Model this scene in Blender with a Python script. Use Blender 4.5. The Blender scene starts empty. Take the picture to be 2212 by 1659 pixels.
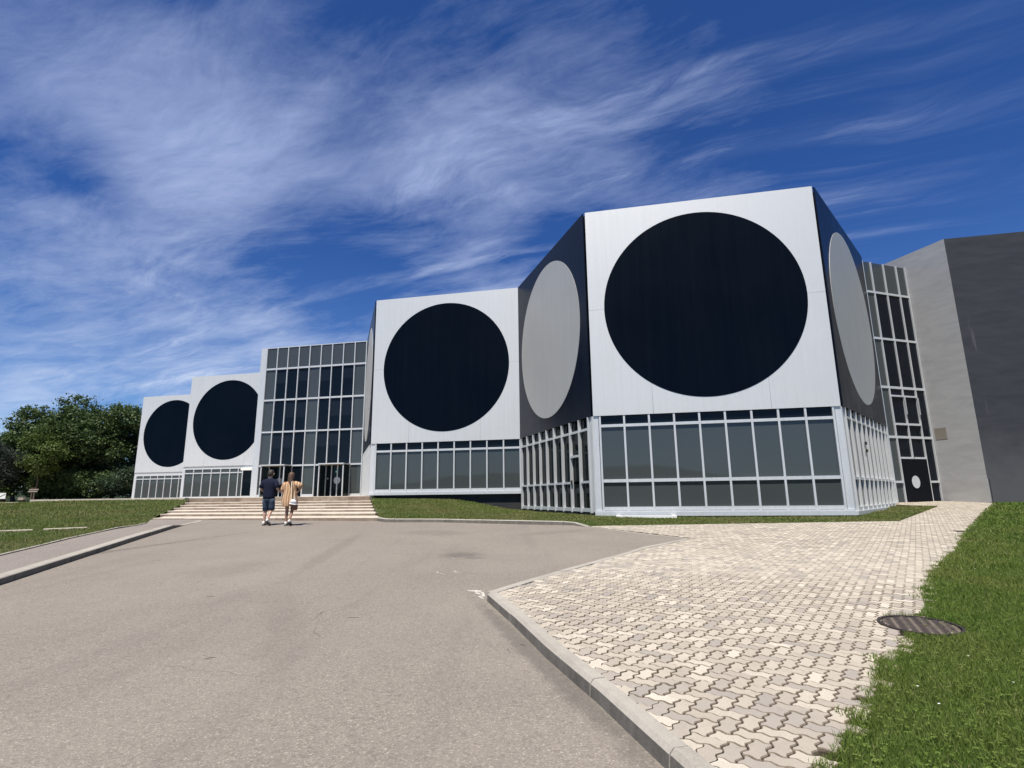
import bpy, math, random
import numpy as np
from math import sin, cos, pi, radians, hypot, atan2
from mathutils import Vector, Matrix
from mathutils.geometry import delaunay_2d_cdt

random.seed(7); rng = np.random.default_rng(7)
S = bpy.context.scene
COL = S.collection

# ------------------------------------------------------------------ camera
PITCH, ROLL = 0.2015, -0.0115
fw = Vector((0, cos(PITCH), sin(PITCH))); up = Vector((0, -sin(PITCH), cos(PITCH))); rt = Vector((1, 0, 0))
cr_ = rt * cos(ROLL) + up * sin(ROLL); cu_ = -rt * sin(ROLL) + up * cos(ROLL)
cam = bpy.data.cameras.new('camera'); camo = bpy.data.objects.new('camera', cam); COL.objects.link(camo)
camo.matrix_world = Matrix(((cr_.x, cu_.x, -fw.x, 0), (cr_.y, cu_.y, -fw.y, 0), (cr_.z, cu_.z, -fw.z, 0), (0, 0, 0, 1)))
cam.sensor_width = 36; cam.lens = 36 * 1183.29 / 2212; cam.clip_end = 5000; cam.clip_start = 0.05
S.camera = camo

# ------------------------------------------------------------------ light
SUN_EL, SUN_AZ = radians(65), radians(-108)        # direction from the scene towards the sun
Ld = Vector((cos(SUN_EL) * cos(SUN_AZ), cos(SUN_EL) * sin(SUN_AZ), sin(SUN_EL)))
sl = bpy.data.lights.new('sun', 'SUN'); sl.energy = 5.0; sl.angle = radians(0.53); sl.color = (1, 0.93, 0.82)
so = bpy.data.objects.new('sun', sl); COL.objects.link(so); so.location = (-40, -50, 120)
so.rotation_euler = (-Ld).to_track_quat('-Z', 'Y').to_euler()

S.view_settings.view_transform = 'Standard'; S.view_settings.look = 'None'
S.view_settings.exposure = 0.36; S.view_settings.gamma = 1.0; S.view_settings.use_curve_mapping = False
S.cycles.max_bounces = 8; S.cycles.transparent_max_bounces = 12
S.cycles.use_denoising = True

class NT:
    """tiny node helper"""
    def __init__(s, tree): s.t = tree; s.n = tree.nodes; s.l = tree.links
    def new(s, typ, **kw):
        nd = s.n.new(typ)
        for k, v in kw.items(): setattr(nd, k, v)
        return nd
    def put(s, sock, v):
        if v is None: return
        if isinstance(v, bpy.types.NodeSocket): s.l.new(v, sock)
        else:
            try: sock.default_value = v
            except Exception: sock.default_value = (v, v, v) if len(sock.default_value) == 3 else (v, v, v, 1)
    def math(s, op, a, b=None, c=None, clamp=False):
        m = s.new('ShaderNodeMath', operation=op, use_clamp=clamp)
        for i, v in enumerate((a, b, c)):
            if v is not None: s.put(m.inputs[i], v)
        return m.outputs[0]
    def vmath(s, op, a, b=None):
        m = s.new('ShaderNodeVectorMath', operation=op)
        s.put(m.inputs[0], a)
        if b is not None: s.put(m.inputs[1], b)
        return m.outputs[0] if op not in ('DOT_PRODUCT', 'LENGTH', 'DISTANCE') else m.outputs['Value']
    def noise(s, vec, scale=5, detail=4, rough=.5, dist=0, w=None):
        nd = s.new('ShaderNodeTexNoise')
        if w is not None: nd.noise_dimensions = '4D'; nd.inputs['W'].default_value = w
        s.put(nd.inputs['Vector'], vec); nd.inputs['Scale'].default_value = scale
        nd.inputs['Detail'].default_value = detail; nd.inputs['Roughness'].default_value = rough
        nd.inputs['Distortion'].default_value = dist
        return nd.outputs['Fac']
    def ramp(s, fac, *st, interp='LINEAR'):
        nd = s.new('ShaderNodeValToRGB'); s.put(nd.inputs[0], fac); r = nd.color_ramp; r.interpolation = interp
        while len(r.elements) < len(st): r.elements.new(.5)
        for e_, (p, c) in zip(r.elements, st):
            e_.position = p; e_.color = (c, c, c, 1) if isinstance(c, (int, float)) else (*c, 1)
        return nd.outputs[0]
    def maprange(s, v, a, b, c=0., d=1., smooth=False):
        nd = s.new('ShaderNodeMapRange'); nd.interpolation_type = 'SMOOTHSTEP' if smooth else 'LINEAR'
        s.put(nd.inputs[0], v)
        for i, x in enumerate((a, b, c, d)): s.put(nd.inputs[i + 1], x)
        return nd.outputs[0]
    def mix(s, f, a, b, typ='MIX'):
        nd = s.new('ShaderNodeMix', data_type='RGBA', blend_type=typ)
        s.put(nd.inputs[0], f)
        for sock, v in ((nd.inputs[6], a), (nd.inputs[7], b)):
            s.put(sock, (*v, 1) if isinstance(v, tuple) and len(v) == 3 else v)
        return nd.outputs[2]
    def mapping(s, vec, scale=(1, 1, 1), rot=(0, 0, 0), loc=(0, 0, 0)):
        nd = s.new('ShaderNodeMapping'); s.put(nd.inputs[0], vec)
        nd.inputs['Scale'].default_value = scale; nd.inputs['Rotation'].default_value = rot; nd.inputs['Location'].default_value = loc
        return nd.outputs[0]
    def sep(s, vec):
        nd = s.new('ShaderNodeSeparateXYZ'); s.put(nd.inputs[0], vec); return nd.outputs
    def comb(s, x=0, y=0, z=0):
        nd = s.new('ShaderNodeCombineXYZ')
        for i, v in enumerate((x, y, z)): s.put(nd.inputs[i], v)
        return nd.outputs[0]

# ------------------------------------------------------------------ sky with cirrus
W = bpy.data.worlds.new('World'); S.world = W; W.use_nodes = True
t = NT(W.node_tree); t.n.clear()
sky = t.new('ShaderNodeTexSky', sky_type='NISHITA'); sky.sun_disc = False
sky.sun_elevation = SUN_EL; sky.sun_rotation = atan2(Ld.x, Ld.y); sky.altitude = 300; sky.air_density = 1.0
sky.dust_density = 0.25; sky.ozone_density = 3.0
tc = t.new('ShaderNodeTexCoord').outputs['Generated']
x_, y_, z_ = t.sep(tc)
BLOBS = ((-36, 33, .03, .22, .08), (-30, 29, .02, .26, .12), (-12, 33, .02, .28, .12), (2, 34, .02, .26, .10), (14, 37, .02, .24, .08), (-38, 20, .01, .17, .13), (-30, 15, .02, .24, .05),
         (-22, 13, .0, .16, .12), (-12, 14, .0, .13, .12), (-46, 2, .0, .22, .22), (-30, 5, .0, .20, .06), (-4, 20, .0, .2, .03), (-42, 8.5, .0, .06, .10),
         (-20, 24.5, .0, .17, -.15), (-40, 25, .0, .08, -.12), (-10, 25, .0, .15, -.10), (6, 27, .0, .13, -.07), (20, 33, .0, .12, -.08), (-6, 40, .0, .2, .05), (-36, 12, .0, .08, -.04),
         (44, 32, .0, .45, -.12), (44, 14, .0, .4, -.10), (-20, 44, .0, .12, -.03), (-42, 42, .0, .16, -.07), (-44, 27, .0, .10, -.08), (-27, 22, .0, .10, -.06), (22, 29, .0, .16, .07), (10, 22, .0, .16, .06), (30, 21, .0, .12, .03), (28, 38, .0, .18, .04), (90, 25, .2, .9, .06), (180, 30, .3, 1.0, .06), (-110, 35, .2, .8, .06))
den = t.math('ADD', t.math('MAXIMUM', z_, 0.0), 0.10)
px = t.math('DIVIDE', x_, den); py = t.math('DIVIDE', y_, den)
P2 = t.comb(px, py, 0)
warp = t.new('ShaderNodeTexNoise'); t.put(warp.inputs['Vector'], P2); warp.inputs['Scale'].default_value = .7; warp.inputs['Detail'].default_value = 4
warp.inputs['Roughness'].default_value = .55
wv = t.vmath('MULTIPLY', t.vmath('SUBTRACT', warp.outputs['Color'], (.5, .5, .5)), (.75, .55, 0))
Pw = t.vmath('ADD', P2, wv)
def rotc(vec, a, sx, sy):
    r = t.mapping(vec, rot=(0, 0, a)); return t.mapping(r, scale=(sx, sy, 1))
fib1 = t.noise(rotc(Pw, radians(12), .62, 2.0), 1.7, 12, .70, .25)
fib2 = t.noise(rotc(Pw, radians(36), .55, 2.4), 2.6, 12, .70, .3, )
puff = t.noise(t.vmath('ADD', P2, t.vmath('SCALE', wv) if False else wv), 2.3, 9, .62, .2)
cells = t.noise(t.vmath('ADD', P2, (3.7, 1.2, 0)), .8, 5, .5, .2)
dv = t.vmath('NORMALIZE', tc)
def vdir(az, el):
    return Vector((sin(radians(az)) * cos(radians(el)), cos(radians(az)) * cos(radians(el)), sin(radians(el))))
def blob(az, el, r0, r1):
    d = t.vmath('DISTANCE', dv, tuple(vdir(az, el))); return t.maprange(d, r0, r1, 1., 0., True)
cov = t.math('MULTIPLY', blob(-26, 26, .15, 1.0), .11)
for az, el, r0, r1, k in BLOBS:
    cov = t.math('ADD', cov, t.math('MULTIPLY', blob(az, el, r0, r1), k))
base = t.math('ADD', t.math('MULTIPLY', fib1, .48), t.math('ADD', t.math('MULTIPLY', puff, .30), t.math('MULTIPLY', fib2, .24)))
base = t.math('ADD', base, t.math('MULTIPLY', t.math('SUBTRACT', cells, .5), .42))
dens = t.maprange(t.math('ADD', base, cov), .555, .92, 0., 1., False)
dens = t.math('POWER', dens, 1.2)
stre = t.noise(rotc(t.vmath('ADD', P2, t.vmath('MULTIPLY', wv, (.45, .45, 0))), radians(21), .28, 3.4), 1.7, 7, .6, .0)
stre = t.math('MULTIPLY', t.maprange(stre, .47, .70, 0., 1., True), t.math('MULTIPLY', t.maprange(fib2, .42, .60, .15, 1.), .50))
stm = t.math('MINIMUM', t.math('ADD', t.math('ADD', blob(16, 26, .10, .55), blob(-4, 17, .0, .35)), t.math('ADD', .12, blob(-30, 12, .0, .3))), 1.)
dens = t.math('ADD', dens, t.math('MULTIPLY', stre, stm))
# one old contrail crossing the streaks
a_, b_ = vdir(-2.0, 26.0), vdir(-12.5, 21.5); nrm = a_.cross(b_).normalized(); mid_ = ((a_ + b_) / 2).normalized()
wob = t.math('MULTIPLY', t.math('SUBTRACT', t.noise(P2, 6, 4, .6), .5), .012)
dl = t.math('ABSOLUTE', t.math('ADD', t.vmath('DOT_PRODUCT', dv, tuple(nrm)), wob))
trail = t.math('MULTIPLY', t.maprange(dl, .001, .011, 1., 0., True), t.maprange(t.vmath('DISTANCE', dv, tuple(mid_)), .04, .13, .16, 0., True))
dens = t.math('MINIMUM', t.math('ADD', t.math('MULTIPLY', dens, .80), trail), .93)
tint = t.mix(t.maprange(z_, 0.0, .42, 0., 1.), (.66, .84, 1.12), (.26, .50, .93))
skyc = t.mix(1.0, sky.outputs[0], tint, 'MULTIPLY')
cloudc = t.mix(t.maprange(z_, 0.0, .5, 0., 1.), (6.6, 7.5, 9.0), (4.5, 5.4, 8.0))
bgc = t.mix(dens, skyc, cloudc)
bg = t.new('ShaderNodeBackground'); t.put(bg.inputs[0], bgc); bg.inputs[1].default_value = 0.085
t.l.new(bg.outputs[0], t.new('ShaderNodeOutputWorld').inputs[0])

# ------------------------------------------------------------------ materials
MATS = {}
def mat(name, rough=.6, metal=0., spec=.5, coat=0.):
    m = bpy.data.materials.new(name); m.use_nodes = True; h = NT(m.node_tree)
    b = [n for n in h.n if n.type == 'BSDF_PRINCIPLED'][0]
    b.inputs['Roughness'].default_value = rough; b.inputs['Metallic'].default_value = metal
    b.inputs['Specular IOR Level'].default_value = spec; b.inputs['Coat Weight'].default_value = coat
    h.b = b; h.m = m; MATS[name] = m
    h.pos = h.new('ShaderNodeNewGeometry').outputs['Position']
    h.obj = h.new('ShaderNodeTexCoord').outputs['Object']
    h.rnd = h.new('ShaderNodeObjectInfo').outputs['Random']
    return h
def bump(h, height, strength=.3, dist=.01):
    bn = h.new('ShaderNodeBump'); h.put(bn.inputs['Height'], height)
    bn.inputs['Strength'].default_value = strength; bn.inputs['Distance'].default_value = dist
    h.l.new(bn.outputs[0], h.b.inputs['Normal'])
def col(h, c): h.put(h.b.inputs['Base Color'], (*c, 1) if isinstance(c, tuple) else c)

def plain(name, c, rough=.6, metal=0., spec=.5, var=.12, scale=6, coat=0.):
    h = mat(name, rough, metal, spec, coat)
    n = h.noise(h.pos, scale, 5, .6)
    k = h.maprange(n, .25, .75, 1 - var, 1 + var)
    col(h, h.vmath('SCALE', c) if False else h.mix(1., (*c,), h.comb(k, k, k), 'MULTIPLY'))
    return h

# weathered anodised panels: vertical streaks run down in world z
def panel(name, c, dark, metal, rough, spec, k):
    h = mat(name, rough, metal, spec)
    st = h.noise(h.mapping(h.pos, scale=(3.2, 3.2, .12)), 1.6, 6, .62)
    fine = h.noise(h.mapping(h.pos, scale=(1, 1, .4)), 22, 3, .6)
    big = h.noise(h.pos, .45, 4, .55)
    f = h.math('ADD', h.math('MULTIPLY', h.math('SUBTRACT', st, .5), 1.0), h.math('ADD', h.math('MULTIPLY', h.math('SUBTRACT', big, .5), .8), h.math('MULTIPLY', h.math('SUBTRACT', fine, .5), .35)))
    f = h.maprange(f, -.35, .35, 0., 1.)
    col(h, h.mix(f, dark, c))
    h.put(h.b.inputs['Roughness'], h.maprange(f, 0., 1., rough + .10, rough - .05))
    bump(h, h.noise(h.pos, .9, 3, .5), .06, .03)
    return h
panel('alu_panel', (.715, .725, .71), (.585, .605, .61), .35, .48, .5, 1)
panel('alu_disc', (.50, .50, .475), (.43, .435, .42), .15, .5, .4, 1)
h = panel('black_panel', (.0026, .0052, .013), (.007, .010, .018), .0, .28, .16, 1)
h = panel('black_disc', (.0010, .0036, .0090), (.0022, .0055, .012), .0, .42, .04, 1)
# frames
h = mat('aluminium', .42, .3, .5)
n = h.noise(h.mapping(h.pos, scale=(4, 4, .5)), 3, 5, .6)
col(h, h.mix(n, (.52, .54, .545), (.74, .76, .765)))
h = mat('white_paint', .45); col(h, (.8, .8, .78))
# glass
def glass(name, c, rough=.03, spec=.5, wav=.02):
    h = mat(name, rough, 0., spec)
    nz = h.noise(h.pos, .6, 3, .5)
    a = tuple(v * .86 for v in c); b = tuple(v * 1.12 for v in c)
    col(h, h.mix(h.rnd, h.mix(nz, a, b), h.mix(nz, b, c)))
    bump(h, h.noise(h.pos, .8, 2, .5), wav, .02)
    return h
glass('slate_glass', (.052, .061, .063))
glass('dark_glass', (.004, .007, .012), .04, .2)
glass('blind_glass', (.010, .014, .021), .06, .2)
h = glass('smoked_glass', (.02, .028, .03), .02, .5)
tr = h.new('ShaderNodeBsdfTransparent'); tr.inputs[0].default_value = (.42, .47, .47, 1)
mx = h.new('ShaderNodeMixShader'); mx.inputs[0].default_value = .38
h.l.new(tr.outputs[0], mx.inputs[1]); h.l.new(h.b.outputs[0], mx.inputs[2])
h.l.new(mx.outputs[0], [n for n in h.n if n.type == 'OUTPUT_MATERIAL'][0].inputs[0])
plain('interior_dark', (.006, .007, .010), .9, spec=.08)
plain('interior_floor', (.12, .11, .10), .8)

# rendered concrete
def concrete(name, a, b, scale=1.2, strat=3., rough=.85, bmp=.25, fine=30):
    h = mat(name, rough, 0, .3)
    n1 = h.noise(h.mapping(h.pos, scale=(.35, .35, strat)), scale, 7, .62, .6)
    n2 = h.noise(h.pos, fine, 4, .6)
    f = h.math('ADD', h.math('MULTIPLY', n1, .75), h.math('MULTIPLY', n2, .25))
    c = h.mix(h.maprange(f, .36, .64), a, b)
    col(h, c); bump(h, n2, bmp, .01)
    return h, c, n1
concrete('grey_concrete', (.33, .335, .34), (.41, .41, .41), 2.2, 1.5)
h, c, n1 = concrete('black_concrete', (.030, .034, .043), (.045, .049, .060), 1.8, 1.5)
# pale lime streaks running down + rain splash near the ground
stk = h.noise(h.mapping(h.pos, scale=(2.2, 2.2, .22)), 1.4, 5, .5)
c2 = h.mix(h.maprange(stk, .68, .80), c, (.11, .11, .12))
zz = h.sep(h.pos)[2]
spl = h.math('MULTIPLY', h.maprange(h.math('ADD', zz, h.math('MULTIPLY', h.noise(h.pos, .7, 4, .6), 4.)), 3.2, 7.5, 1., 0., True), .8)
col(h, h.mix(spl, c2, (.095, .098, .105)))
concrete('plinth_concrete', (.018, .02, .024), (.045, .045, .045), 1.1, 2.0)
concrete('patch_concrete', (.20, .18, .15), (.25, .225, .19), 2, 1.)
# step stone
h = mat('step_stone', .85, 0, .3)
n1 = h.noise(h.pos, 3.2, 6, .65); n2 = h.noise(h.pos, 40, 3, .6)
c = h.mix(h.maprange(n1, .3, .7), (.44, .39, .32), (.63, .575, .48))
c = h.mix(h.math('MULTIPLY', h.rnd, .25), c, (.36, .28, .20))
c = h.mix(h.maprange(n2, .3, .75, 0, .35), c, (.72, .66, .56)); col(h, c); bump(h, n2, .3, .006)
# split-face risers: their shade painted in as darker stone, with random stains
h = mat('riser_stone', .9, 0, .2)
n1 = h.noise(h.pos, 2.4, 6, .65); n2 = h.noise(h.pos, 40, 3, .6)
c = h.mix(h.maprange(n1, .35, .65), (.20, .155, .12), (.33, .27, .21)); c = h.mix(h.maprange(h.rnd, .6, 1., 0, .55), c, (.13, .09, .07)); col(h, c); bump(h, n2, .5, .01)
# kerb stone
h = mat('kerb_stone', .88, 0, .3)
n1 = h.noise(h.pos, 2.5, 6, .65); n2 = h.noise(h.pos, 55, 4, .65); n3 = h.noise(h.pos, 9, 5, .6)
c = h.mix(h.maprange(n1, .3, .7), (.25, .232, .195), (.37, .345, .295))
c = h.mix(h.maprange(n3, .5, .75, 0, .45), c, (.22, .205, .175))
c = h.mix(h.maprange(h.rnd, 0, 1, 0, .3), c, (.45, .42, .37))
c = h.mix(h.maprange(n2, .35, .7, .0, .4), c, (.50, .47, .41)); col(h, c); bump(h, n2, .35, .004)
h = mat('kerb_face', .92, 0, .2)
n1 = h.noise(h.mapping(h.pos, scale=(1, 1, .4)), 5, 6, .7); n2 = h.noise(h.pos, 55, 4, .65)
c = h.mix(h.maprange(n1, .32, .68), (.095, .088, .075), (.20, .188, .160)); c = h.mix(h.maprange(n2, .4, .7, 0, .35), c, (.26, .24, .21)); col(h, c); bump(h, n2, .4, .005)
# pavers: tint per object (single pavers) or per island (joined pavers)
def paver_mat(name, island):
    h = mat(name, .88, 0, .25)
    r = h.new('ShaderNodeNewGeometry').outputs['Random Per Island'] if island else h.rnd
    c = h.ramp(r, (0, (.33, .30, .265)), (.10, (.385, .345, .29)), (.30, (.445, .395, .315)), (.6, (.51, .455, .36)), (.86, (.57, .51, .41)), (1, (.66, .60, .49)))
    n1 = h.noise(h.pos, 95, 4, .75); n2 = h.noise(h.pos, 7, 5, .65); n3 = h.noise(h.pos, .9, 4, .6)
    vo = h.new('ShaderNodeTexVoronoi'); h.put(vo.inputs['Vector'], h.pos); vo.inputs['Scale'].default_value = 210
    c = h.mix(h.maprange(n1, .38, .62, 0, .40), c, (.27, .25, .225))
    c = h.mix(h.maprange(n1, .62, .74, 0, .5), c, (.80, .76, .68))
    c = h.mix(h.maprange(n2, .50, .78, 0, .32), c, (.25, .23, .20))
    c = h.mix(h.maprange(n3, .45, .7, 0, .20), c, (.32, .29, .25))
    col(h, c); vj = h.noise(h.pos, 26, 5, .7); c = h.mix(h.maprange(vj, .60, .72, 0, .35), c, (.20, .17, .13)); col(h, c)
    bump(h, h.math('ADD', n1, h.math('MULTIPLY', vo.outputs['Distance'], .6)), .6, .005)
paver_mat('paver', False); paver_mat('paver_joined', True)
plain('paver_edge', (.20, .165, .125), .95, spec=.1, var=.35, scale=40)
h = mat('joint_soil', .95, 0, .1)
n1 = h.noise(h.pos, 14, 5, .7)
col(h, h.mix(h.maprange(n1, .45, .65), (.030, .023, .016), (.075, .062, .045)))
# asphalt
def asphalt(name, a, b):
    h = mat(name, .9, 0, .25)
    vo = h.new('ShaderNodeTexVoronoi'); h.put(vo.inputs['Vector'], h.pos); vo.inputs['Scale'].default_value = 115
    vc = h.sep(vo.outputs['Color'])[0]
    vo2 = h.new('ShaderNodeTexVoronoi'); h.put(vo2.inputs['Vector'], h.pos); vo2.inputs['Scale'].default_value = 38
    vc2 = h.sep(vo2.outputs['Color'])[1]
    n2 = h.noise(h.pos, 1.1, 6, .65); n3 = h.noise(h.mapping(h.pos, rot=(0, 0, radians(17)), scale=(1.3, .10, 1)), 1.0, 5, .6, .4)
    n4 = h.noise(h.pos, 30, 4, .7); n5 = h.noise(h.pos, .25, 4, .6)
    c = h.mix(vc, a, b)
    c = h.mix(h.maprange(vc, .93, .97, 0, .7), c, (.48, .42, .35))
    c = h.mix(h.maprange(vc2, .88, .94, 0, .35), c, (.12, .105, .092))
    c = h.mix(h.maprange(n4, .40, .68, 0, .30), c, (.15, .132, .115))
    c = h.mix(h.maprange(n2, .45, .75, 0, .28), c, (.17, .15, .132))
    c = h.mix(h.maprange(n3, .56, .74, 0, .34), c, (.15, .135, .122))
    c = h.mix(h.maprange(n5, .45, .7, 0, .30), c, (.33, .295, .25))
    col(h, c); bump(h, h.math('ADD', h.math('MULTIPLY', vo.outputs['Distance'], 1.), n4), .55, .006)
    return h, c
h, c = asphalt('asphalt', (.185, .163, .136), (.305, .272, .230))
# oil stains and two fainter tyre tracks leading to the steps
def stain(h, c, x, y, rx, ry, k, rot=0.):
    p = h.mapping(h.pos, loc=(-x, -y, 0)); p = h.mapping(p, rot=(0, 0, rot)); p = h.mapping(p, scale=(1 / rx, 1 / ry, 0))
    d = h.vmath('LENGTH', p); d = h.math('ADD', d, h.math('MULTIPLY', h.math('SUBTRACT', h.noise(h.pos, 6, 5, .7), .5), 1.3))
    return h.mix(h.maprange(d, .35, 1., k, 0., True), c, (.085, .078, .072))
vc_ = h.new('ShaderNodeTexVoronoi', feature='DISTANCE_TO_EDGE'); h.put(vc_.inputs['Vector'], h.vmath('ADD', h.pos, h.vmath('MULTIPLY', h.vmath('SUBTRACT', h.new('ShaderNodeTexNoise').outputs['Color'], (.5, .5, .5)), (.0, .0, .0)))); vc_.inputs['Scale'].default_value = .33
wn = h.new('ShaderNodeTexNoise'); h.put(wn.inputs['Vector'], h.pos); wn.inputs['Scale'].default_value = 3.5; wn.inputs['Detail'].default_value = 5
h.put(vc_.inputs['Vector'], h.vmath('ADD', h.pos, h.vmath('MULTIPLY', h.vmath('SUBTRACT', wn.outputs['Color'], (.5, .5, .5)), (.35, .35, 0))))
crk = h.math('MULTIPLY', h.maprange(vc_.outputs['Distance'], .0006, .0022, .55, 0.), h.maprange(h.noise(h.pos, .45, 4, .6), .52, .60))
c = h.mix(crk, c, (.06, .052, .045))
for a in ((.22, 5.1, .16, 3.2, .5, -.30), (-9.0, 12.2, .22, 6., .4, .30), (-1.05, 11.4, .5, .5, .5, 0), (-.75, 11.0, .3, .2, .35, 0), (-3.9, 12.4, .25, 5., .20, -.10), (-2.25, 5.8, .3, 1.9, .13, -.30), (-3.0, 7.4, .3, 1.6, .13, -.35), (-2.2, 15.6, 1.6, .9, .22, 0.3), (-5, 10, .9, 1.2, .16, 0), (1.2, 15.5, 1.6, .5, .2, -.5)):
    c = stain(h, c, *a)
col(h, c)
asphalt('sidewalk_asphalt', (.19, .165, .15), (.30, .267, .23))
# grass
def grassmat(name, c0, c1, c2):
    h = mat(name, .75, 0, .15)
    n1 = h.noise(h.pos, .55, 5, .65); n2 = h.noise(h.pos, 9, 5, .7); n3 = h.noise(h.pos, 60, 3, .7)
    c = h.mix(h.maprange(n1, .35, .68), c0, c1)
    c = h.mix(h.maprange(n2, .52, .74, 0, .6), c, c2)
    c = h.mix(h.maprange(n3, .3, .7, .5, 0), c, (.012, .018, .005))
    col(h, c); bump(h, n3, .8, .03)
grassmat('lawn_ground', (.060, .090, .018), (.085, .105, .028), (.14, .13, .05))
def blade_mat(name, ca, cb, cd, kd):
    h = mat(name, .6, 0, .2)
    at = h.new('ShaderNodeAttribute'); at.attribute_name = 'tint'
    tv = h.sep(at.outputs['Vector'])
    n1 = h.noise(h.pos, .55, 5, .65)
    c = h.mix(tv[0], ca, cb)
    c = h.mix(h.maprange(n1, .40, .66, 0, kd), c, cd)
    c = h.mix(h.maprange(tv[1], .965, .97), c, (.34, .30, .15))
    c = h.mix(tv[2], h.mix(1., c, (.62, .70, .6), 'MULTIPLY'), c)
    col(h, c)
    h.b.inputs['Subsurface Weight'].default_value = 0
    ts = h.new('ShaderNodeBsdfTranslucent'); h.put(ts.inputs[0], h.mix(1., c, (1.3, 1.4, .6), 'MULTIPLY'))
    mx = h.new('ShaderNodeMixShader'); mx.inputs[0].default_value = .30
    h.l.new(h.b.outputs[0], mx.inputs[1]); h.l.new(ts.outputs[0], mx.inputs[2])
    h.l.new(mx.outputs[0], [n for n in h.n if n.type == 'OUTPUT_MATERIAL'][0].inputs[0])
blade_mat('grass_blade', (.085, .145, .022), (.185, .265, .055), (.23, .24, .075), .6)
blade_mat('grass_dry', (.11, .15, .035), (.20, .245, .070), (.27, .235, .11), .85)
grassmat('field_ground', (.045, .06, .02), (.07, .08, .03), (.10, .09, .045))
grassmat('hill_wood', (.018, .030, .010), (.030, .045, .016), (.04, .05, .02))
# foliage
def leafmat(name, a, b, d):
    h = mat(name, .55, 0, .3)
    at = h.new('ShaderNodeAttribute'); at.attribute_name = 'tint'
    tv = h.sep(at.outputs['Vector'])
    c = h.mix(tv[0], a, b); c = h.mix(h.maprange(tv[1], .75, 1., 0, .8), c, d)
    col(h, c)
    ts = h.new('ShaderNodeBsdfTranslucent'); h.put(ts.inputs[0], c)
    mx = h.new('ShaderNodeMixShader'); mx.inputs[0].default_value = .25
    h.l.new(h.b.outputs[0], mx.inputs[1]); h.l.new(ts.outputs[0], mx.inputs[2])
    h.l.new(mx.outputs[0], [n for n in h.n if n.type == 'OUTPUT_MATERIAL'][0].inputs[0])
leafmat('leaf_green', (.045, .080, .024), (.090, .135, .042), (.15, .19, .07))
leafmat('leaf_dark', (.032, .058, .032), (.062, .095, .050), (.10, .13, .06))
leafmat('leaf_light', (.05, .085, .018), (.10, .145, .03), (.16, .19, .055))
leafmat('leaf_pine', (.026, .040, .030), (.048, .062, .046), (.07, .08, .06))
plain('bark', (.09, .07, .05), .9)
# iron, small stuff
plain('cast_iron', (.060, .048, .042), .55, .5, .5, .3, 30)
plain('worn_iron', (.085, .070, .060), .5, .6, .5, .3, 30)
plain('iron_frame', (.035, .032, .03), .7, .3)
h = mat('worn_paint', .8); n1 = h.noise(h.pos, 24, 6, .75)
col(h, h.mix(h.maprange(n1, .42, .58), (.27, .24, .21), (.72, .68, .60)))
h = mat('chalk_paint', .85); n1 = h.noise(h.pos, 18, 6, .75)
col(h, h.mix(h.maprange(n1, .40, .62), (.26, .23, .205), (.62, .57, .53)))
plain('white_board', (.62, .66, .62), .5, var=.05)
plain('beige_box', (.26, .22, .18), .7)
h = mat('exit_green', .5); col(h, (.0, .28, .20)); h.put(h.b.inputs['Emission Color'], (.0, .5, .38, 1)); h.b.inputs['Emission Strength'].default_value = .35
plain('dot_white', (.50, .52, .53), .5, var=.06); plain('dot_grey', (.30, .31, .32), .5, var=.06)
# people
plain('skin_light', (.50, .31, .22), .55, var=.05, scale=20); plain('skin_tan', (.33, .185, .12), .55, var=.05, scale=20)
plain('navy_cloth', (.010, .013, .030), .9, spec=.2, var=.3, scale=14)
plain('denim', (.045, .065, .10), .9, spec=.2, var=.45, scale=11)
plain('hair_dark', (.035, .024, .018), .6, var=.4, scale=30); plain('hair_brown', (.085, .048, .028), .55, var=.5, scale=30)
plain('shoe_white', (.68, .66, .62), .6, var=.08); plain('sole_dark', (.07, .065, .06), .8)
h = mat('striped_dress', .85, 0, .15)
at = h.new('ShaderNodeAttribute'); at.attribute_name = 'tint'; tv = h.sep(at.outputs['Vector'])
sw = h.math('SINE', h.math('ADD', h.math('MULTIPLY', tv[0], 62), h.math('MULTIPLY', h.noise(h.obj, 5, 3, .5), 4)))
c = h.mix(h.maprange(sw, -.5, .5), (.42, .25, .145), (.55, .37, .235)); c = h.mix(h.maprange(sw, .6, .95, 0, .6), c, (.62, .45, .24))
c = h.mix(h.maprange(sw, -.95, -.75, .6, 0), c, (.15, .075, .04)); col(h, c)
plain('strap_cream', (.72, .62, .42), .7); plain('woven_brown', (.16, .085, .045), .85, var=.35, scale=60); plain('hat_white', (.74, .74, .74), .8, var=.06)

# ------------------------------------------------------------------ object helpers
def tag(o, label=None, cat=None, group=None, kind=None):
    for k, v in (('label', label), ('category', cat), ('group', group), ('kind', kind)):
        if v: o[k] = v
    return o
def link(name, data, parent=None):
    o = bpy.data.objects.new(name, data); COL.objects.link(o)
    if parent is not None: o.parent = parent
    return o
def empty(name, loc=(0, 0, 0), rz=0., parent=None):
    o = link(name, None, parent); o.location = loc; o.rotation_euler = (0, 0, rz); o.empty_display_size = .2; return o
def mesh(name, V, F, m=None, smooth=False):
    me = bpy.data.meshes.new(name); me.from_pydata([tuple(v) for v in V], [], [tuple(f) for f in F])
    if m: me.materials.append(MATS[m])
    if smooth: me.polygons.foreach_set('use_smooth', [True] * len(me.polygons))
    me.update(); return me
def mobj(name, V, F, m, parent=None, smooth=False):
    o = link(name, mesh(name, V, F, m, smooth), parent)
    if parent is not None: o.location = tuple(-Vector(wloc(parent)))
    return o
def wloc(o):
    v = Vector((0, 0, 0))
    while o is not None: v += Vector(o.location); o = o.parent
    return v
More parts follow.
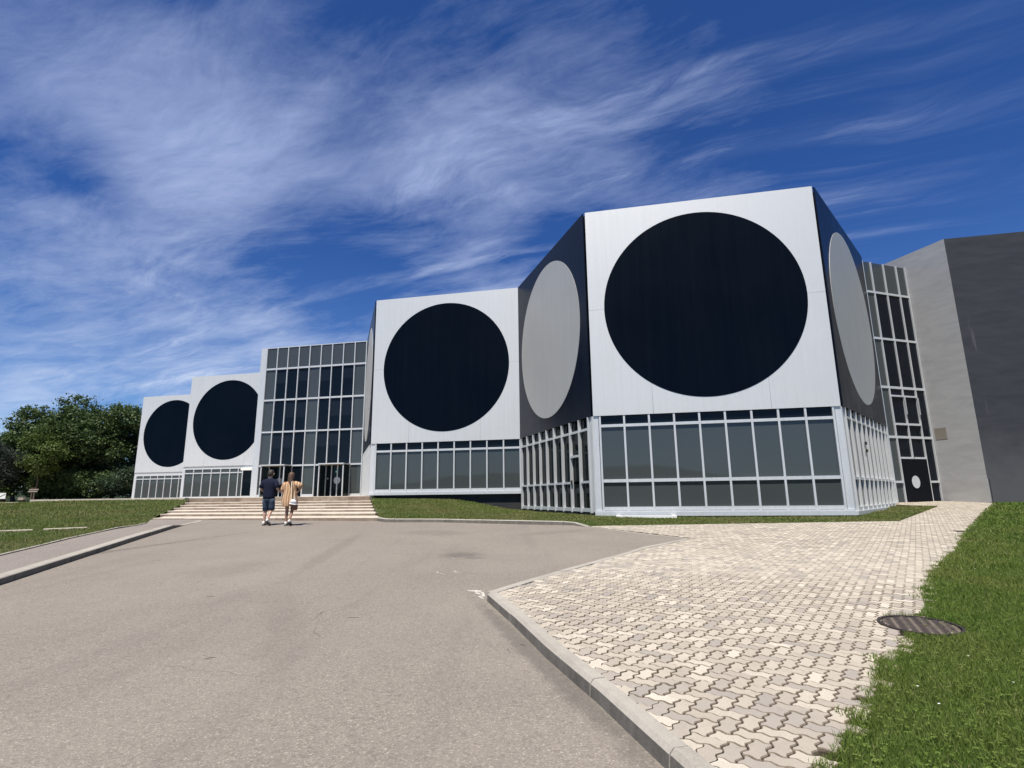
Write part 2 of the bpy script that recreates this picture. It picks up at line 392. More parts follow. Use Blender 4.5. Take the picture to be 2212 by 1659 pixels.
BOXF = ((0, 3, 2, 1), (4, 5, 6, 7), (0, 1, 5, 4), (1, 2, 6, 5), (2, 3, 7, 6), (3, 0, 4, 7))
_cache = {}
def unitbox(dx, dy, dz, m):
    k = (round(dx, 3), round(dy, 3), round(dz, 3), m)
    if k not in _cache:
        a, b, c = dx / 2, dy / 2, dz / 2
        _cache[k] = mesh('box', [(-a, -b, -c), (a, -b, -c), (a, b, -c), (-a, b, -c), (-a, -b, c), (a, -b, c), (a, b, c), (-a, b, c)], BOXF, m)
    return _cache[k]

class Wall:
    """local frame: s along the wall (left to right seen from outside), n outward, z up"""
    def __init__(w, P, ang, parent): w.P = Vector((P[0], P[1], 0)); w.a = ang; w.d = Vector((cos(ang), sin(ang), 0)); w.n = Vector((sin(ang), -cos(ang), 0)); w.par = parent
    def pt(w, s, n, z): return w.P + w.d * s + w.n * n + Vector((0, 0, z))
    def box(w, name, s0, s1, n0, n1, z0, z1, m, parent=None):
        par = parent or w.par
        o = link(name, unitbox(s1 - s0, n1 - n0, z1 - z0, m), par)
        o.location = w.pt((s0 + s1) / 2, (n0 + n1) / 2, (z0 + z1) / 2) - wloc(par); o.rotation_euler = (0, 0, w.a)
        return o

def pip(x, y, poly):
    x = np.asarray(x); y = np.asarray(y); ins = np.zeros(x.shape, bool); n = len(poly); j = n - 1
    for i in range(n):
        xi, yi = poly[i][:2]; xj, yj = poly[j][:2]
        c = ((yi > y) != (yj > y)) & (x < (xj - xi) * (y - yi) / (yj - yi + 1e-12) + xi)
        ins ^= c; j = i
    return ins
def cdt(poly, step, zf, name, m, extra=()):
    """sheet over a polygon, its height from zf"""
    pts = []; n = len(poly)
    for i in range(n):
        a = Vector(poly[i][:2]); b = Vector(poly[(i + 1) % n][:2]); k = max(1, int((b - a).length / (step * 1.0)))
        for j in range(k): pts.append(a.lerp(b, j / k))
    nb = len(pts)
    xs = [p[0] for p in poly]; ys = [p[1] for p in poly]
    gx, gy = np.meshgrid(np.arange(min(xs), max(xs), step), np.arange(min(ys), max(ys), step)); gx = gx.ravel(); gy = gy.ravel()
    inn = pip(gx, gy, poly)
    for x, y in zip(gx[inn], gy[inn]): pts.append(Vector((x, y)))
    r = delaunay_2d_cdt(pts, [(i, (i + 1) % nb) for i in range(nb)], [list(range(nb))], 1, 1e-5)
    P = np.array([tuple(v) for v in r[0]]); Z = zf(P[:, 0], P[:, 1])
    F = [f if True else f for f in r[2]]
    V = [(p[0], p[1], z) for p, z in zip(P, Z)]
    FF = []
    for f in F:
        a, b, c = (V[i] for i in f[:3])
        FF.append(f if (b[0] - a[0]) * (c[1] - a[1]) - (b[1] - a[1]) * (c[0] - a[0]) > 0 else f[::-1])
    return link(name, mesh(name, V, FF, m, True))
def rbf(ctrl):
    C = [];
    for c in ctrl:
        if all(hypot(c[0] - q[0], c[1] - q[1]) > .15 for q in C): C.append(c)
    C = np.array(C, float); n = len(C)
    def K(r): return r
    A = np.zeros((n + 3, n + 3)); d = np.hypot(C[:, None, 0] - C[None, :, 0], C[:, None, 1] - C[None, :, 1])
    A[:n, :n] = K(d); A[:n, n] = 1; A[:n, n + 1:] = C[:, :2]; A[n, :n] = 1; A[n + 1:, :n] = C[:, :2].T
    w = np.linalg.solve(A, np.r_[C[:, 2], 0, 0, 0])
    def f(x, y):
        x = np.asarray(x, float); y = np.asarray(y, float)
        r = np.hypot(x[..., None] - C[:, 0], y[..., None] - C[:, 1])
        return K(r) @ w[:n] + w[n] + w[n + 1] * x + w[n + 2] * y
    return f

# ------------------------------------------------------------------ ground heights (camera eye = 0, everything is lifted at the end)
def zr(x, y): return -1.6 + .04 * np.asarray(y, float) + 0 * np.asarray(x, float)          # road plane
def zoff(y):                                                                              # paving stands above the road near the camera, flush far away
    y = np.asarray(y, float); k = np.clip((y - 7.4) / 4.8, 0, 1); return .105 - .088 * (k * k * (3 - 2 * k))
def zp(x, y): return zr(x, y) + zoff(y)

# building plan: honeycomb of 9 m sides
TH = -.213; SIDE = 9.0
def e(a): return Vector((cos(a), sin(a)))
A = Vector((3.249, 21.842)); B = A + SIDE * e(TH); C_ = A + SIDE * e(TH + 2 * pi / 3); D = C_ - SIDE * e(TH); E_ = B + SIDE * e(TH + pi / 3)
G = D + SIDE * e(TH + 2 * pi / 3); T_ = G - SIDE * e(TH)
L1r = T_ + SIDE * e(TH + 2 * pi / 3) - .4 * e(TH); L1l = L1r - SIDE * e(TH); L2r = L1l + SIDE * e(TH + 2 * pi / 3) - .25 * e(TH); L2l = L2r - SIDE * e(TH)
ZT, ZB = 11.95, 3.09
K_ = Vector((21.8, 25.6))
PLAT = .10                                                                                 # entrance terrace height

# steps: nosing lines parallel to the entrance front
dT = e(TH)
STEPS = [(19.8, -.68), (21.7, -.58), (23.7, -.49), (25.7, -.40), (27.8, -.29), (29.8, -.165), (31.8, PLAT)]
def on_step(yc, x):   # point of the nosing line with column point (-.262*yc, yc)
    return Vector((x, yc + (x + .262 * yc) * math.tan(TH)))
SL, SR = [], []
for i, (yc, z) in enumerate(STEPS):
    k = i / 6
    SL.append(on_step(yc, -13.9 + (-19.9 + 13.9) * k)); SR.append(on_step(yc, -4.75 + (-8.15 + 4.75) * k))

# kerb lines
kerbR = [(2.75, -6), (2.0, -1.2), (1.30, 1.5), (.80, 3.35), (.57, 4.19), (.26, 5.18), (-.03, 6.25), (-.36, 7.37)]
flushR = [(-.36, 7.37), (2.78, 12.15), (4.15, 13.52)]
farR = [(4.15, 13.52), (2.18, 16.75)]
kerbM = [(-4.78, 19.72), (-4.35, 19.2), (-2.55, 18.95), (-.66, 18.2), (1.40, 17.45), (1.85, 17.3), (2.18, 16.75)]
kerbL = [(-4.6, -6), (-5.2, .2), (-6.35, 4.2), (-7.86, 8.8), (-8.77, 11.63), (-9.8, 14.8), (-10.72, 17.75)]
flushL = [(-10.72, 17.75), (-11.5, 20.9)]
grassL = [(-6.9, -6), (-7.8, 2), (-9.2, 8), (-10.15, 11.3), (-10.65, 12.85), (-11.15, 14.3), (-11.75, 16.6), (-12.2, 18.0), (-12.9, 19.8), (-13.9, 21.55)]
grassR = [(-1.8 + 1.9, -1.0), (.75, 2.1), (1.58, 3.10), (2.15, 3.74), (2.55, 4.22), (2.98, 4.72), (3.40, 5.10), (3.75, 5.55), (4.22, 6.02), (4.52, 6.38), (5.02, 7.06), (6.5, 8.85), (8.3, 10.75), (11.0, 13.8), (13.6, 16.7), (17.4, 20.8), (21.5, 25.1)]

# ------------------------------------------------------------------ ground sheet and hills
ys = [(-900, -3.6), (-45, -3.6), (-8, -2.1), (0, -1.78), (18, -1.08), (33, -1.0), (46, .0), (120, .05), (1800, .05)]
V = []; F = []
for i, (y, z) in enumerate(ys):
    for x in (-1800, -60, 60, 1800): V.append((x, y, z))
for i in range(len(ys) - 1):
    for j in range(3): a = i * 4 + j; F.append((a, a + 1, a + 5, a + 4))
tag(mobj('ground', V, F, 'field_ground'), kind='structure')
V = []; F = []; N = 180
for i in range(N):
    a = 2 * pi * i / N; hh = 14 + 16 * (sin(a * 3 + 1) * .5 + .5) + 9 * sin(a * 7 + 2) + 4 * sin(a * 17) + rng.uniform(-1.5, 1.5)
    if sin(a) > 0: hh = hh * .35
    for r, z in ((560, -6), (640, max(hh, 5) * .72), (760, max(hh, 5)), (900, -6)): V.append((r * cos(a), r * sin(a), z))
for i in range(N):
    for j in range(3): a = i * 4 + j; b = ((i + 1) % N) * 4 + j; F.append((a, b, b + 1, a + 1))
tag(mobj('hills', V, F, 'hill_wood', smooth=True), kind='structure')

# ------------------------------------------------------------------ road
def off(poly, d):
    """shift a polyline sideways (left of its direction)"""
    out = []
    for i, p in enumerate(poly):
        a = Vector(poly[max(i - 1, 0)]); b = Vector(poly[min(i + 1, len(poly) - 1)]); t_ = (b - a).normalized(); out.append((p[0] - t_.y * d, p[1] + t_.x * d))
    return out
poly = [(-4.65, -6)] + off(kerbL, .06)[1:] + off(flushL, .06)[1:] + [(-13.8, 21.9), (-4.9, 20.1)] + off(kerbM, .05)[1:-1] + [(2.23, 16.8), (4.2, 13.55)] + [(2.85, 12.1), (-.30, 7.3)] + off(kerbR, -.05)[::-1][1:]
road = cdt(poly, 1.2, lambda x, y: zr(x, y), 'road', 'asphalt'); tag(road, kind='structure')
# pavement on the left, its kerb and edging
poly = off(kerbL, .2) + off(flushL, .12)[1:] + [(-11.6, 21.25), (-13.9, 21.7)] + grassL[::-1]
def zL(x, y): y = np.asarray(y, float); return zr(x, y) + .10 * np.clip((19.3 - y) / 2.2, 0, 1) + .003
side = cdt(poly, .8, zL, 'sidewalk', 'sidewalk_asphalt'); tag(side, kind='structure')

def stones(name, parent, line, w, ztop, zbot, m, L=1.0, side=1, ch=.018, batter=0., jit=.004, gap=.006):
    """kerb stones one by one along a polyline; line = road-side foot, stone body lies to its `side`"""
    pts = [Vector(p) for p in line]; segs = [(pts[i], pts[i + 1]) for i in range(len(pts) - 1)]
    tot = sum((b - a).length for a, b in segs); n = max(1, round(tot / L)); out = []
    def at(q):
        for i, (a, b) in enumerate(segs):
            l = (b - a).length
            if q <= l + 1e-6 or i == len(segs) - 1: return a.lerp(b, q / l), (b - a).normalized()
            q -= l
    for k in range(n):
        q0 = tot * k / n + gap / 2; q1 = tot * (k + 1) / n - gap / 2
        # keep bends: intermediate points of the polyline inside the stone
        qs = [q0]; acc = 0
        for a, b in segs[:-1]:
            acc += (b - a).length
            if q0 + .05 < acc < q1 - .05: qs.append(acc)
        qs.append(q1); jz = random.uniform(-jit, jit); jx = random.uniform(-jit, jit)
        prof_rows = []
        for qi, q in enumerate(qs):
            p, t_ = at(q)
            if 0 < qi < len(qs) - 1:
                _, t2 = at(q + .02); _, t1 = at(max(q - .02, 0)); t_ = ((t1 + t2) / 2).normalized()
            nn = Vector((-t_.y, t_.x)) * side
            zt = float(ztop(p.x, p.y)) + jz; zb = float(zbot(p.x, p.y))
            row = [(0, zb), (batter, zt - ch * 1.1), (batter + ch, zt), (w - ch * .5, zt), (w, zt - ch * .5), (w, zb)]
            prof_rows.append([(p.x + nn.x * (o + jx), p.y + nn.y * (o + jx), z) for o, z in row])
        V = [v for r in prof_rows for v in r]; F = []; m_ = 6
        for i in range(len(prof_rows) - 1):
            for j in range(m_):
                a = i * m_ + j; b = i * m_ + (j + 1) % m_; F.append((a, b, b + m_, a + m_))
        F.append(tuple(range(m_))[::-1]); F.append(tuple(len(V) - m_ + i for i in range(m_)))
        if side > 0: F = [f[::-1] for f in F]
        o = mobj(name, V, F, m, parent); out.append(o)
        if m == 'kerb_stone':        # road-side face coloured darker to paint in its shade, with blotchy grime
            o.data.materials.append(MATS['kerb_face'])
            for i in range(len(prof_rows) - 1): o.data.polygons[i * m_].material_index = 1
    return out
zbot = lambda x, y: zr(x, y) - .12
kr = empty('kerb', (1, 4, float(zr(0, 4)))); tag(kr, 'weathered concrete kerb with a bevelled edge along the block paving', 'kerb')
stones('kerb_stone', kr, kerbR, .15, lambda x, y: zp(x, y) + .010, zbot, 'kerb_stone', 1.07, side=-1, ch=.028, batter=.018)
kf = empty('kerb', (2, 11, float(zr(0, 11)))); tag(kf, 'low flat concrete edging between the asphalt and the far side of the block paving', 'kerb')
stones('kerb_stone', kf, flushR, .13, lambda x, y: zp(x, y) + .008, zbot, 'kerb_stone', 1.0, side=-1, ch=.008)
stones('kerb_stone', kf, farR, .09, lambda x, y: zr(x, y) + .006, zbot, 'kerb_stone', 1.0, side=-1, ch=.004)
km = empty('kerb', (-1, 18.5, float(zr(0, 18.5)))); tag(km, 'pale kerb bordering the sloping lawn right of the steps', 'kerb')
stones('kerb_stone', km, kerbM, .14, lambda x, y: zr(x, y) + .12 - .10 * np.clip((np.asarray(x, float) - 1.75) / .4, 0, 1), zbot, 'kerb_stone', 1.0, side=1, ch=.02)
kl = empty('kerb', (-8.5, 11, float(zr(0, 11)))); tag(kl, 'broad pale kerb in shade on its road side along the left pavement', 'kerb')
stones('kerb_stone', kl, kerbL, .22, lambda x, y: zr(x, y) + .112 - .0 * x, zbot, 'kerb_stone', 2.0, side=1, ch=.012)
stones('kerb_stone', kl, flushL, .16, lambda x, y: zr(x, y) + .008 + .10 * np.clip((18.9 - np.asarray(y, float)) / 1.15, 0, 1), zbot, 'kerb_stone', 1.1, side=1, ch=.004)
ke = empty('kerb', (-11, 14, float(zr(0, 14)))); tag(ke, 'thin concrete edging between the left pavement and the grass bank', 'kerb')
stones('kerb_stone', ke, grassL[:-1], .07, lambda x, y: zL(x, y) + .03, zbot, 'kerb_stone', 1.0, side=1, ch=.006)

# ------------------------------------------------------------------ zigzag block paving
PAVE = off(kerbR, -.15) + [(-.18, 7.33)] + off(flushR, -.13)[1:-1] + [(4.3, 13.45), (4.28, 13.6)] + [(2.26, 16.85)] + [(2.8, 16.9), (11.87, 17.37), (18.0, 23.8), (17.2, 25.2), (18.2, 26.6), (21.25, 27.65), (21.8, 25.6)] + grassR[::-1]
PAVE = [p for p in PAVE]
bed = cdt([(x, y) for x, y in PAVE], .7, lambda x, y: zp(x, y) - .020, 'paving_bed', 'joint_soil'); tag(bed, kind='structure')
U = .1045; PA = radians(-36); E1 = Vector((cos(PA), sin(PA))); E2 = Vector((-sin(PA), cos(PA))); AMP = .105
PROF = ((0, 0), (.14, AMP * .8), (.30, AMP), (.70, -AMP), (.86, -AMP * .8))
def gedge(i, j, horiz, rev):
    """points of one unit grid edge, end point left out; interlocking zigzag shared by both neighbours"""
    if horiz: P = [(i + t_, j + o) for t_, o in PROF] + [(i + 1, j)]
    else: P = [(i - o, j + t_) for t_, o in PROF] + [(i, j + 1)]
    if rev: P = P[::-1]
    return P[:-1]
def outline(i, j, vert):
    P = []
    if not vert:
        P += gedge(i, j, True, False) + gedge(i + 1, j, True, False) + gedge(i + 2, j, False, False) + gedge(i + 1, j + 1, True, True) + gedge(i, j + 1, True, True) + gedge(i, j, False, True)
    else:
        P += gedge(i, j, True, False) + gedge(i + 1, j, False, False) + gedge(i + 1, j + 1, False, False) + gedge(i, j + 2, True, True) + gedge(i, j + 1, False, True) + gedge(i, j, False, True)
    return P
def inset(P, d):
    P = np.array(P, float); a = np.roll(P, 1, 0); b = np.roll(P, -1, 0)
    t1 = P - a; t2 = b - P; t1 /= np.linalg.norm(t1, axis=1)[:, None] + 1e-9; t2 /= np.linalg.norm(t2, axis=1)[:, None] + 1e-9
    n = np.c_[-(t1[:, 1] + t2[:, 1]), t1[:, 0] + t2[:, 0]]; l = np.linalg.norm(n, axis=1)[:, None] + 1e-9; n /= l
    k = np.clip(l / 2, .55, 1); return P + n * d / k
OV = {}
for vert in (False, True):
    P = np.array(outline(0, 0, vert)) * U
    P = P - (np.array([U, U / 2]) if not vert else np.array([U / 2, U]))
    OV[vert] = (inset(P, .0036), inset(P, .0084))
def pav_mesh(vert, seed):
    r = np.random.default_rng(seed); o, inn = OV[vert]; n = len(o)
    jit = r.uniform(-.0012, .0012, (n, 2)); o = o + jit; inn = inn + jit * 1.3
    V = [(*p, -.03) for p in o] + [(*p, -.0065) for p in o] + [(*p, 0) for p in inn]
    F = [(i, (i + 1) % n, n + (i + 1) % n, n + i) for i in range(n)] + [(n + i, n + (i + 1) % n, 2 * n + (i + 1) % n, 2 * n + i) for i in range(n)] + [tuple(range(2 * n, 3 * n))]
    return V, F
segs = []
for ln, w in ((kerbR, .15), (flushR, .13), (farR, .09)):
    q = off(ln, -w + .012)
    for a, b in zip(q[:-1], q[1:]): segs.append((Vector(a), Vector(b)))
for a, b in (((2.26, 16.85), (2.8, 16.9)), ((2.8, 16.9), (11.87, 17.37)), ((11.87, 17.37), (18.0, 23.8))): segs.append((Vector(a), Vector(b)))
def clip(P, a, b):
    """keep the part right of a->b"""
    d = b - a; n = Vector((d.y, -d.x)).normalized(); out = []
    s = [(Vector(p) - a).dot(n) for p in P]
    for k in range(len(P)):
        p, q = Vector(P[k]), Vector(P[(k + 1) % len(P)]); sp, sq = s[k], s[(k + 1) % len(P)]
        if sp >= 0: out.append(tuple(p))
        if (sp < 0) != (sq < 0): r = p.lerp(q, sp / (sp - sq)); out.append(tuple(r))
    return out
MH = Vector((3.90, 5.64)); MHR = .35
items = []
ca = []
for i in range(-220, 260):
    for j in range(-60, 330):
        k = (i - j) % 4
        if k == 0: ca.append((i, j, 0, i + 1, j + .5))
        elif k == 3: ca.append((i, j, 1, i + .5, j + 1))
ca = np.array(ca, float); cx = (ca[:, 3] * E1.x + ca[:, 4] * E2.x) * U; cy = (ca[:, 3] * E1.y + ca[:, 4] * E2.y) * U
inside = pip(cx, cy, PAVE) & (cy > 1.6)
near = np.zeros(len(cx), bool); segid = np.full(len(cx), -1)
D1 = np.full(len(cx), 9.)
for si, (a, b) in enumerate(segs):
    d = b - a; L = d.length; ux, uy = d.x / L, d.y / L
    tpar = np.clip((cx - a.x) * ux + (cy - a.y) * uy, 0, L); dist = np.hypot(cx - a.x - ux * tpar, cy - a.y - uy * tpar)
    m_ = dist < .135; upd = m_ & (dist < D1); D1[upd] = dist[upd]; segid[upd] = si
use = (inside | (segid >= 0)) & (cy > 1.6) & (np.hypot(cx - MH.x, cy - MH.y) > MHR - .05)
# ragged right edge: neighbours half sunk below the turf
idx = np.nonzero(use)[0]
dcam = np.hypot(cx, cy)
visible = (cy > 2.9) & (np.abs(cx) < cy * .98 + .2)
order = [i for i in idx if visible[i]]; order.sort(key=lambda i: dcam[i])
pav = empty('paving', (3, 6, float(zp(3, 6)))); tag(pav, kind='structure')
nearset = set(order[:290]); cnt = 0
single_meshes = {v: [mesh('paver', *pav_mesh(bool(v), 10 * v + s), 'paver') for s in range(4)] for v in (0, 1)}
def dirty(me):      # every face but the flat top carries the grimy edge material
    me.materials.append(MATS['paver_edge'])
    for p in me.polygons: p.material_index = 0 if p.loop_total > 4 or p.normal.z > .97 else 1
for L_ in single_meshes.values():
    for me in L_: dirty(me)
slope = math.atan(.04)
JV, JF = [], []; nv = 0
pw = wloc(pav)
for i in idx:
    v = int(ca[i, 2]); x, y = cx[i], cy[i]; z = float(zp(x, y)) + rng.uniform(-.0025, .0025)
    o, inn = OV[bool(v)]
    tx, ty = rng.normal(0, .008), rng.normal(0, .008); rz = rng.normal(0, .010)
    cut = segid[i] >= 0
    if i in nearset and not cut:
        ob = link('paver', single_meshes[v][int(rng.integers(4))], pav); ob.location = Vector((x, y, z)) - pw
        ob.rotation_euler = (slope + tx, ty, PA + rz); cnt += 1; continue
    c0, s0 = cos(PA + rz), sin(PA + rz)
    if dcam[i] > 9 and not cut:       # far away the chamfer cannot be seen
        n = len(o); W_ = np.c_[x + c0 * o[:, 0] - s0 * o[:, 1], y + s0 * o[:, 0] + c0 * o[:, 1]]
        zz = z + .04 * (W_[:, 1] - y) + tx * .5 * (W_[:, 1] - y) + ty * .5 * (W_[:, 0] - x)
        JV += [(a, b, c) for (a, b), c in zip(W_, zz)] + [(a, b, c - .02) for (a, b), c in zip(W_, zz)]
        JF.append([nv + k for k in range(n)]); JF += [(nv + n + k, nv + n + (k + 1) % n, nv + (k + 1) % n, nv + k) for k in range(n)]; nv += 2 * n
        continue
    for_single = i in nearset
    P0 = [(x + c0 * a - s0 * b, y + s0 * a + c0 * b) for a, b in o]
    if cut:
        for si, (a, b) in enumerate(segs):
            d = b - a; tp = (Vector((x, y)) - a).dot(d) / d.length_squared; dd = abs((Vector((x, y)) - a).dot(Vector((d.y, -d.x)).normalized()))
            if -.1 / d.length < tp < 1 + .1 / d.length and dd < .16 and P0: P0 = clip(P0, a, b)
        if len(P0) < 3: continue
        ar = abs(sum(P0[k][0] * P0[(k + 1) % len(P0)][1] - P0[(k + 1) % len(P0)][0] * P0[k][1] for k in range(len(P0)))) / 2
        if ar < .0008: continue
        gx_, gy_ = np.mean([p[0] for p in P0]), np.mean([p[1] for p in P0])
        if not pip(np.array([gx_]), np.array([gy_]), PAVE)[0]: continue
        inn_ = P0; ch = 0
    n = len(P0)
    V = [(a, b, z + .04 * (b - y) - .03) for a, b in P0] + [(a, b, z + .04 * (b - y) - (0 if cut else .0045)) for a, b in P0]
    F = [[k, (k + 1) % n, n + (k + 1) % n, n + k] for k in range(n)]
    if not cut:
        I0 = [(x + c0 * a - s0 * b, y + s0 * a + c0 * b) for a, b in inn]
        V += [(a, b, z + .04 * (b - y) + tx * (b - y) + ty * (a - x)) for a, b in I0]
        F += [[n + k, n + (k + 1) % n, 2 * n + (k + 1) % n, 2 * n + k] for k in range(n)] + [list(range(2 * n, 3 * n))]
    else: F.append(list(range(n, 2 * n)))
    if for_single and cnt < 298:
        dirty(mobj('paver', V, F, 'paver', pav).data); cnt += 1; continue
    JV += V; JF += [[nv + k for k in f] for f in F]; nv += len(V)
jo = mobj('pavers', JV, JF, 'paver_joined', pav); dirty(jo.data); tag(jo, kind='stuff')

# ------------------------------------------------------------------ manhole cover and small drain
mh = empty('manhole_cover', (MH.x, MH.y, float(zp(*MH)) + .009)); mh.rotation_euler = (slope, 0, 0)
tag(mh, 'round rusty iron manhole cover with wavy ribs half in the paving, half in the grass', 'manhole cover')
def ring(r0, r1, z0, z1, n=48):
    V = []; F = []
    for i in range(n):
        a = 2 * pi * i / n
        for r, z in ((r0, z0), (r0, z1), (r1, z1), (r1, z0)): V.append((r * cos(a), r * sin(a), z))
    for i in range(n):
        j = (i + 1) % n
        for k in range(4): F.append((i * 4 + k, j * 4 + k, j * 4 + (k + 1) % 4, i * 4 + (k + 1) % 4))
    return V, [f[::-1] for f in F]
def local(name, V, F, m, parent, smooth=False): return link(name, mesh(name, V, F, m, smooth), parent)
V, F = ring(.318, .348, -.05, .006); local('frame', V, F, 'cast_iron', mh)
n = 48; V = [(.312 * cos(2 * pi * i / n), .312 * sin(2 * pi * i / n), z) for z in (-.03, -.006) for i in range(n)]
F = [(i, (i + 1) % n, n + (i + 1) % n, n + i) for i in range(n)] + [tuple(range(n, 2 * n))]; local('cover', V, F, 'iron_frame', mh)
def rib(y0):
    V = []; F = []; ang = -.45; xs = []
    hw = math.sqrt(max(.300 ** 2 - y0 ** 2, 0))
    if hw < .06: return None
    K = 34; k = 0
    for q in range(K + 1):
        x = -hw + 2 * hw * q / K; y = y0 + .018 * sin(x * 2 * pi / .16)
        for dx, dz in ((-.013, -.008), (-.005, .006), (.005, .006), (.013, -.008)): 
            yy = y + dx; V.append((x * cos(ang) - yy * sin(ang), x * sin(ang) + yy * cos(ang), dz))
    for q in range(K):
        for j in range(3): a = q * 4 + j; F.append((a, a + 4, a + 5, a + 1))
    return V, F
y0 = -.28
while y0 < .29:
    r_ = rib(y0)
    if r_: local('rib', *r_, 'worn_iron', mh, True)
    y0 += .043
dg = empty('drain_grate', (11.4, 14.3, float(zp(11.4, 14.3)) + .006), radians(-20)); tag(dg, 'small dark drain grate at the far grass edge of the paving', 'drain')
for k in range(6): o = link('bar', unitbox(.42, .022, .02, 'iron_frame'), dg); o.location = (0, -.10 + .04 * k, 0)
for s_ in (-1, 1): o = link('frame', unitbox(.03, .26, .024, 'iron_frame'), dg); o.location = (.21 * s_, 0, 0)

# ------------------------------------------------------------------ painted marks on the asphalt
def strip(pts, w, z=.004):
    V = []; F = []
    for i, p in enumerate(pts):
        a = Vector(pts[max(i - 1, 0)]); b = Vector(pts[min(i + 1, len(pts) - 1)]); t_ = (b - a).normalized(); n_ = Vector((-t_.y, t_.x)) * w / 2 * (1 if 0 < i < len(pts) - 1 else .6)
        for s_ in (-1, 1): V.append((p[0] + n_.x * s_, p[1] + n_.y * s_, float(zr(*p)) + z))
    for i in range(len(pts) - 1): a = 2 * i; F.append((a, a + 1, a + 3, a + 2)[::-1])
    return V, F
ck = empty('paint_mark', (-1, 9.45, float(zr(0, 9.45)))); tag(ck, 'faint whitish looping line sprayed on the asphalt', 'road marking')
for pts, w in (([(-1.10, 9.62), (-1.22, 9.61), (-1.28, 9.52), (-1.25, 9.40), (-1.16, 9.30), (-1.09, 9.21)], .025), ([(-1.12, 9.36), (-1.0, 9.38), (-.94, 9.36)], .02), ([(-1.08, 9.63), (-1.0, 9.58), (-.93, 9.42)], .02), ([(-1.0, 9.52), (-.95, 9.44), (-.88, 9.38)], .05), ([(-.90, 9.49), (-.80, 9.50), (-.62, 9.47)], .03)):
    V, F = strip(pts, w); mobj('stroke', V, F, 'chalk_paint', ck)
wp = empty('paint_patch', (-.45, 7.7, float(zr(0, 7.7)))); tag(wp, 'worn patch of cream road paint at the corner of the kerb', 'road marking')
for P in ([(-.66, 8.02), (-.47, 8.02), (-.44, 7.93), (-.50, 7.86), (-.60, 7.93)], [(-.56, 7.88), (-.47, 7.86), (-.42, 7.78), (-.45, 7.73), (-.52, 7.78)], [(-.46, 7.90), (-.42, 7.88), (-.385, 7.62), (-.42, 7.60), (-.455, 7.72)], [(-.47, 7.68), (-.42, 7.58), (-.39, 7.48), (-.43, 7.50), (-.47, 7.60)]):
    mobj('flake', [(x, y, float(zr(x, y)) + .004) for x, y in P], [tuple(range(len(P)))[::-1]], 'worn_paint', wp)

# ------------------------------------------------------------------ steps and terrace
st = empty('staircase', (-10, 20, float(zr(0, 20)))); tag(st, kind='structure')
zprev = -.83
for i, (yc, z) in enumerate(STEPS):
    a, b = SL[i], SR[i]; d = (b - a); L = d.length; d = d / L; nb = Vector((-d.y, d.x)); ang = atan2(d.y, d.x)
    nxt = 1.9 if i < 6 else .5
    zlow = (STEPS[i - 1][1] if i else -.95) - .05
    # tread behind the edge stones
    a2 = (SL[i + 1] if i < 6 else a + nb * .6); b2 = (SR[i + 1] if i < 6 else b + nb * .6)
    V = []
    for p, q in ((a + nb * .30, b + nb * .30), (a2 + nb * .25, b2 + nb * .25)):
        V += [(p.x, p.y, z - .004), (q.x, q.y, z - .004), (p.x, p.y, z - .3), (q.x, q.y, z - .3)]
    F = [(0, 1, 5, 4), (0, 4, 6, 2), (1, 3, 7, 5)]
    step = mobj('step', V, F, 'step_stone', st)
    nblk = max(4, round(L / 1.25)); sw = wloc(step) if False else None
    for k in range(nblk):
        l0 = L * k / nblk + .004; l1 = L * (k + 1) / nblk - .004; jz = random.uniform(-.006, .004); jn = random.uniform(-.008, .008)
        V = []
        for l in (l0, l1):
            p = a + d * l + nb * jn; q = a + d * l + nb * .305
            V += [(p.x, p.y, zlow), (p.x, p.y, z - .018 + jz), (p.x + nb.x * .012, p.y + nb.y * .012, z + jz), (q.x, q.y, z + jz * .5), (q.x, q.y, zlow)]
        F = [(j, (j + 1) % 5, 5 + (j + 1) % 5, 5 + j)[::-1] for j in range(5)] + [(4, 3, 2, 1, 0)[::-1], (5, 6, 7, 8, 9)[::-1]]
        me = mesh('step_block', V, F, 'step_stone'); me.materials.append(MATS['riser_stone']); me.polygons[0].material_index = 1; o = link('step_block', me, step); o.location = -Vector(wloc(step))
# terrace slab: platform in front of the entrance, going left past the far blocks
tl = Vector((-31.6, 36.95)); far_l = Vector((-46.5, 40.2))
poly = [tuple(SR[6] + Vector((0, .3))), tuple(D + Vector((-.1, .6))), tuple(G + Vector((1, 0))), tuple(T_ + Vector((0, 1))), tuple(L1r + Vector((1, 1))), tuple(L1l + Vector((0, 1))), tuple(L2r), tuple(L2l + Vector((0, 2))), (-60, 66), (-62, 44.5), tuple(tl + Vector((-14, 3.2))), tuple(tl + Vector((0, .3))), tuple(SL[6] + Vector((0, .3)))]
tag(cdt(poly, 4, lambda x, y: 0 * x + PLAT - .006 + .0012 * np.clip(y - 36, 0, 40), 'terrace', 'step_stone'), kind='structure')
wl = empty('terrace_edge', (-25, 35.6, -.1)); tag(wl, 'long low stone edge of the terrace above the left grass bank', 'retaining wall')
stones('coping_stone', wl, [tuple(SL[6]), tuple(tl)], .34, lambda x, y: 0 * x + PLAT + .012, lambda x, y: 0 * x - .5, 'step_stone', 1.6, side=1, ch=.012)
we = empty('terrace_edge', (-45, 38, -.1)); tag(we, 'lower stone edge continuing left of the terrace towards the trees', 'retaining wall')
stones('coping_stone', we, [tuple(tl + Vector((.1, -.9))), (-47.5, 39.6), (-66, 43.0)], .34, lambda x, y: 0 * x - .045, lambda x, y: 0 * x - .6, 'step_stone', 1.6, side=1, ch=.012)

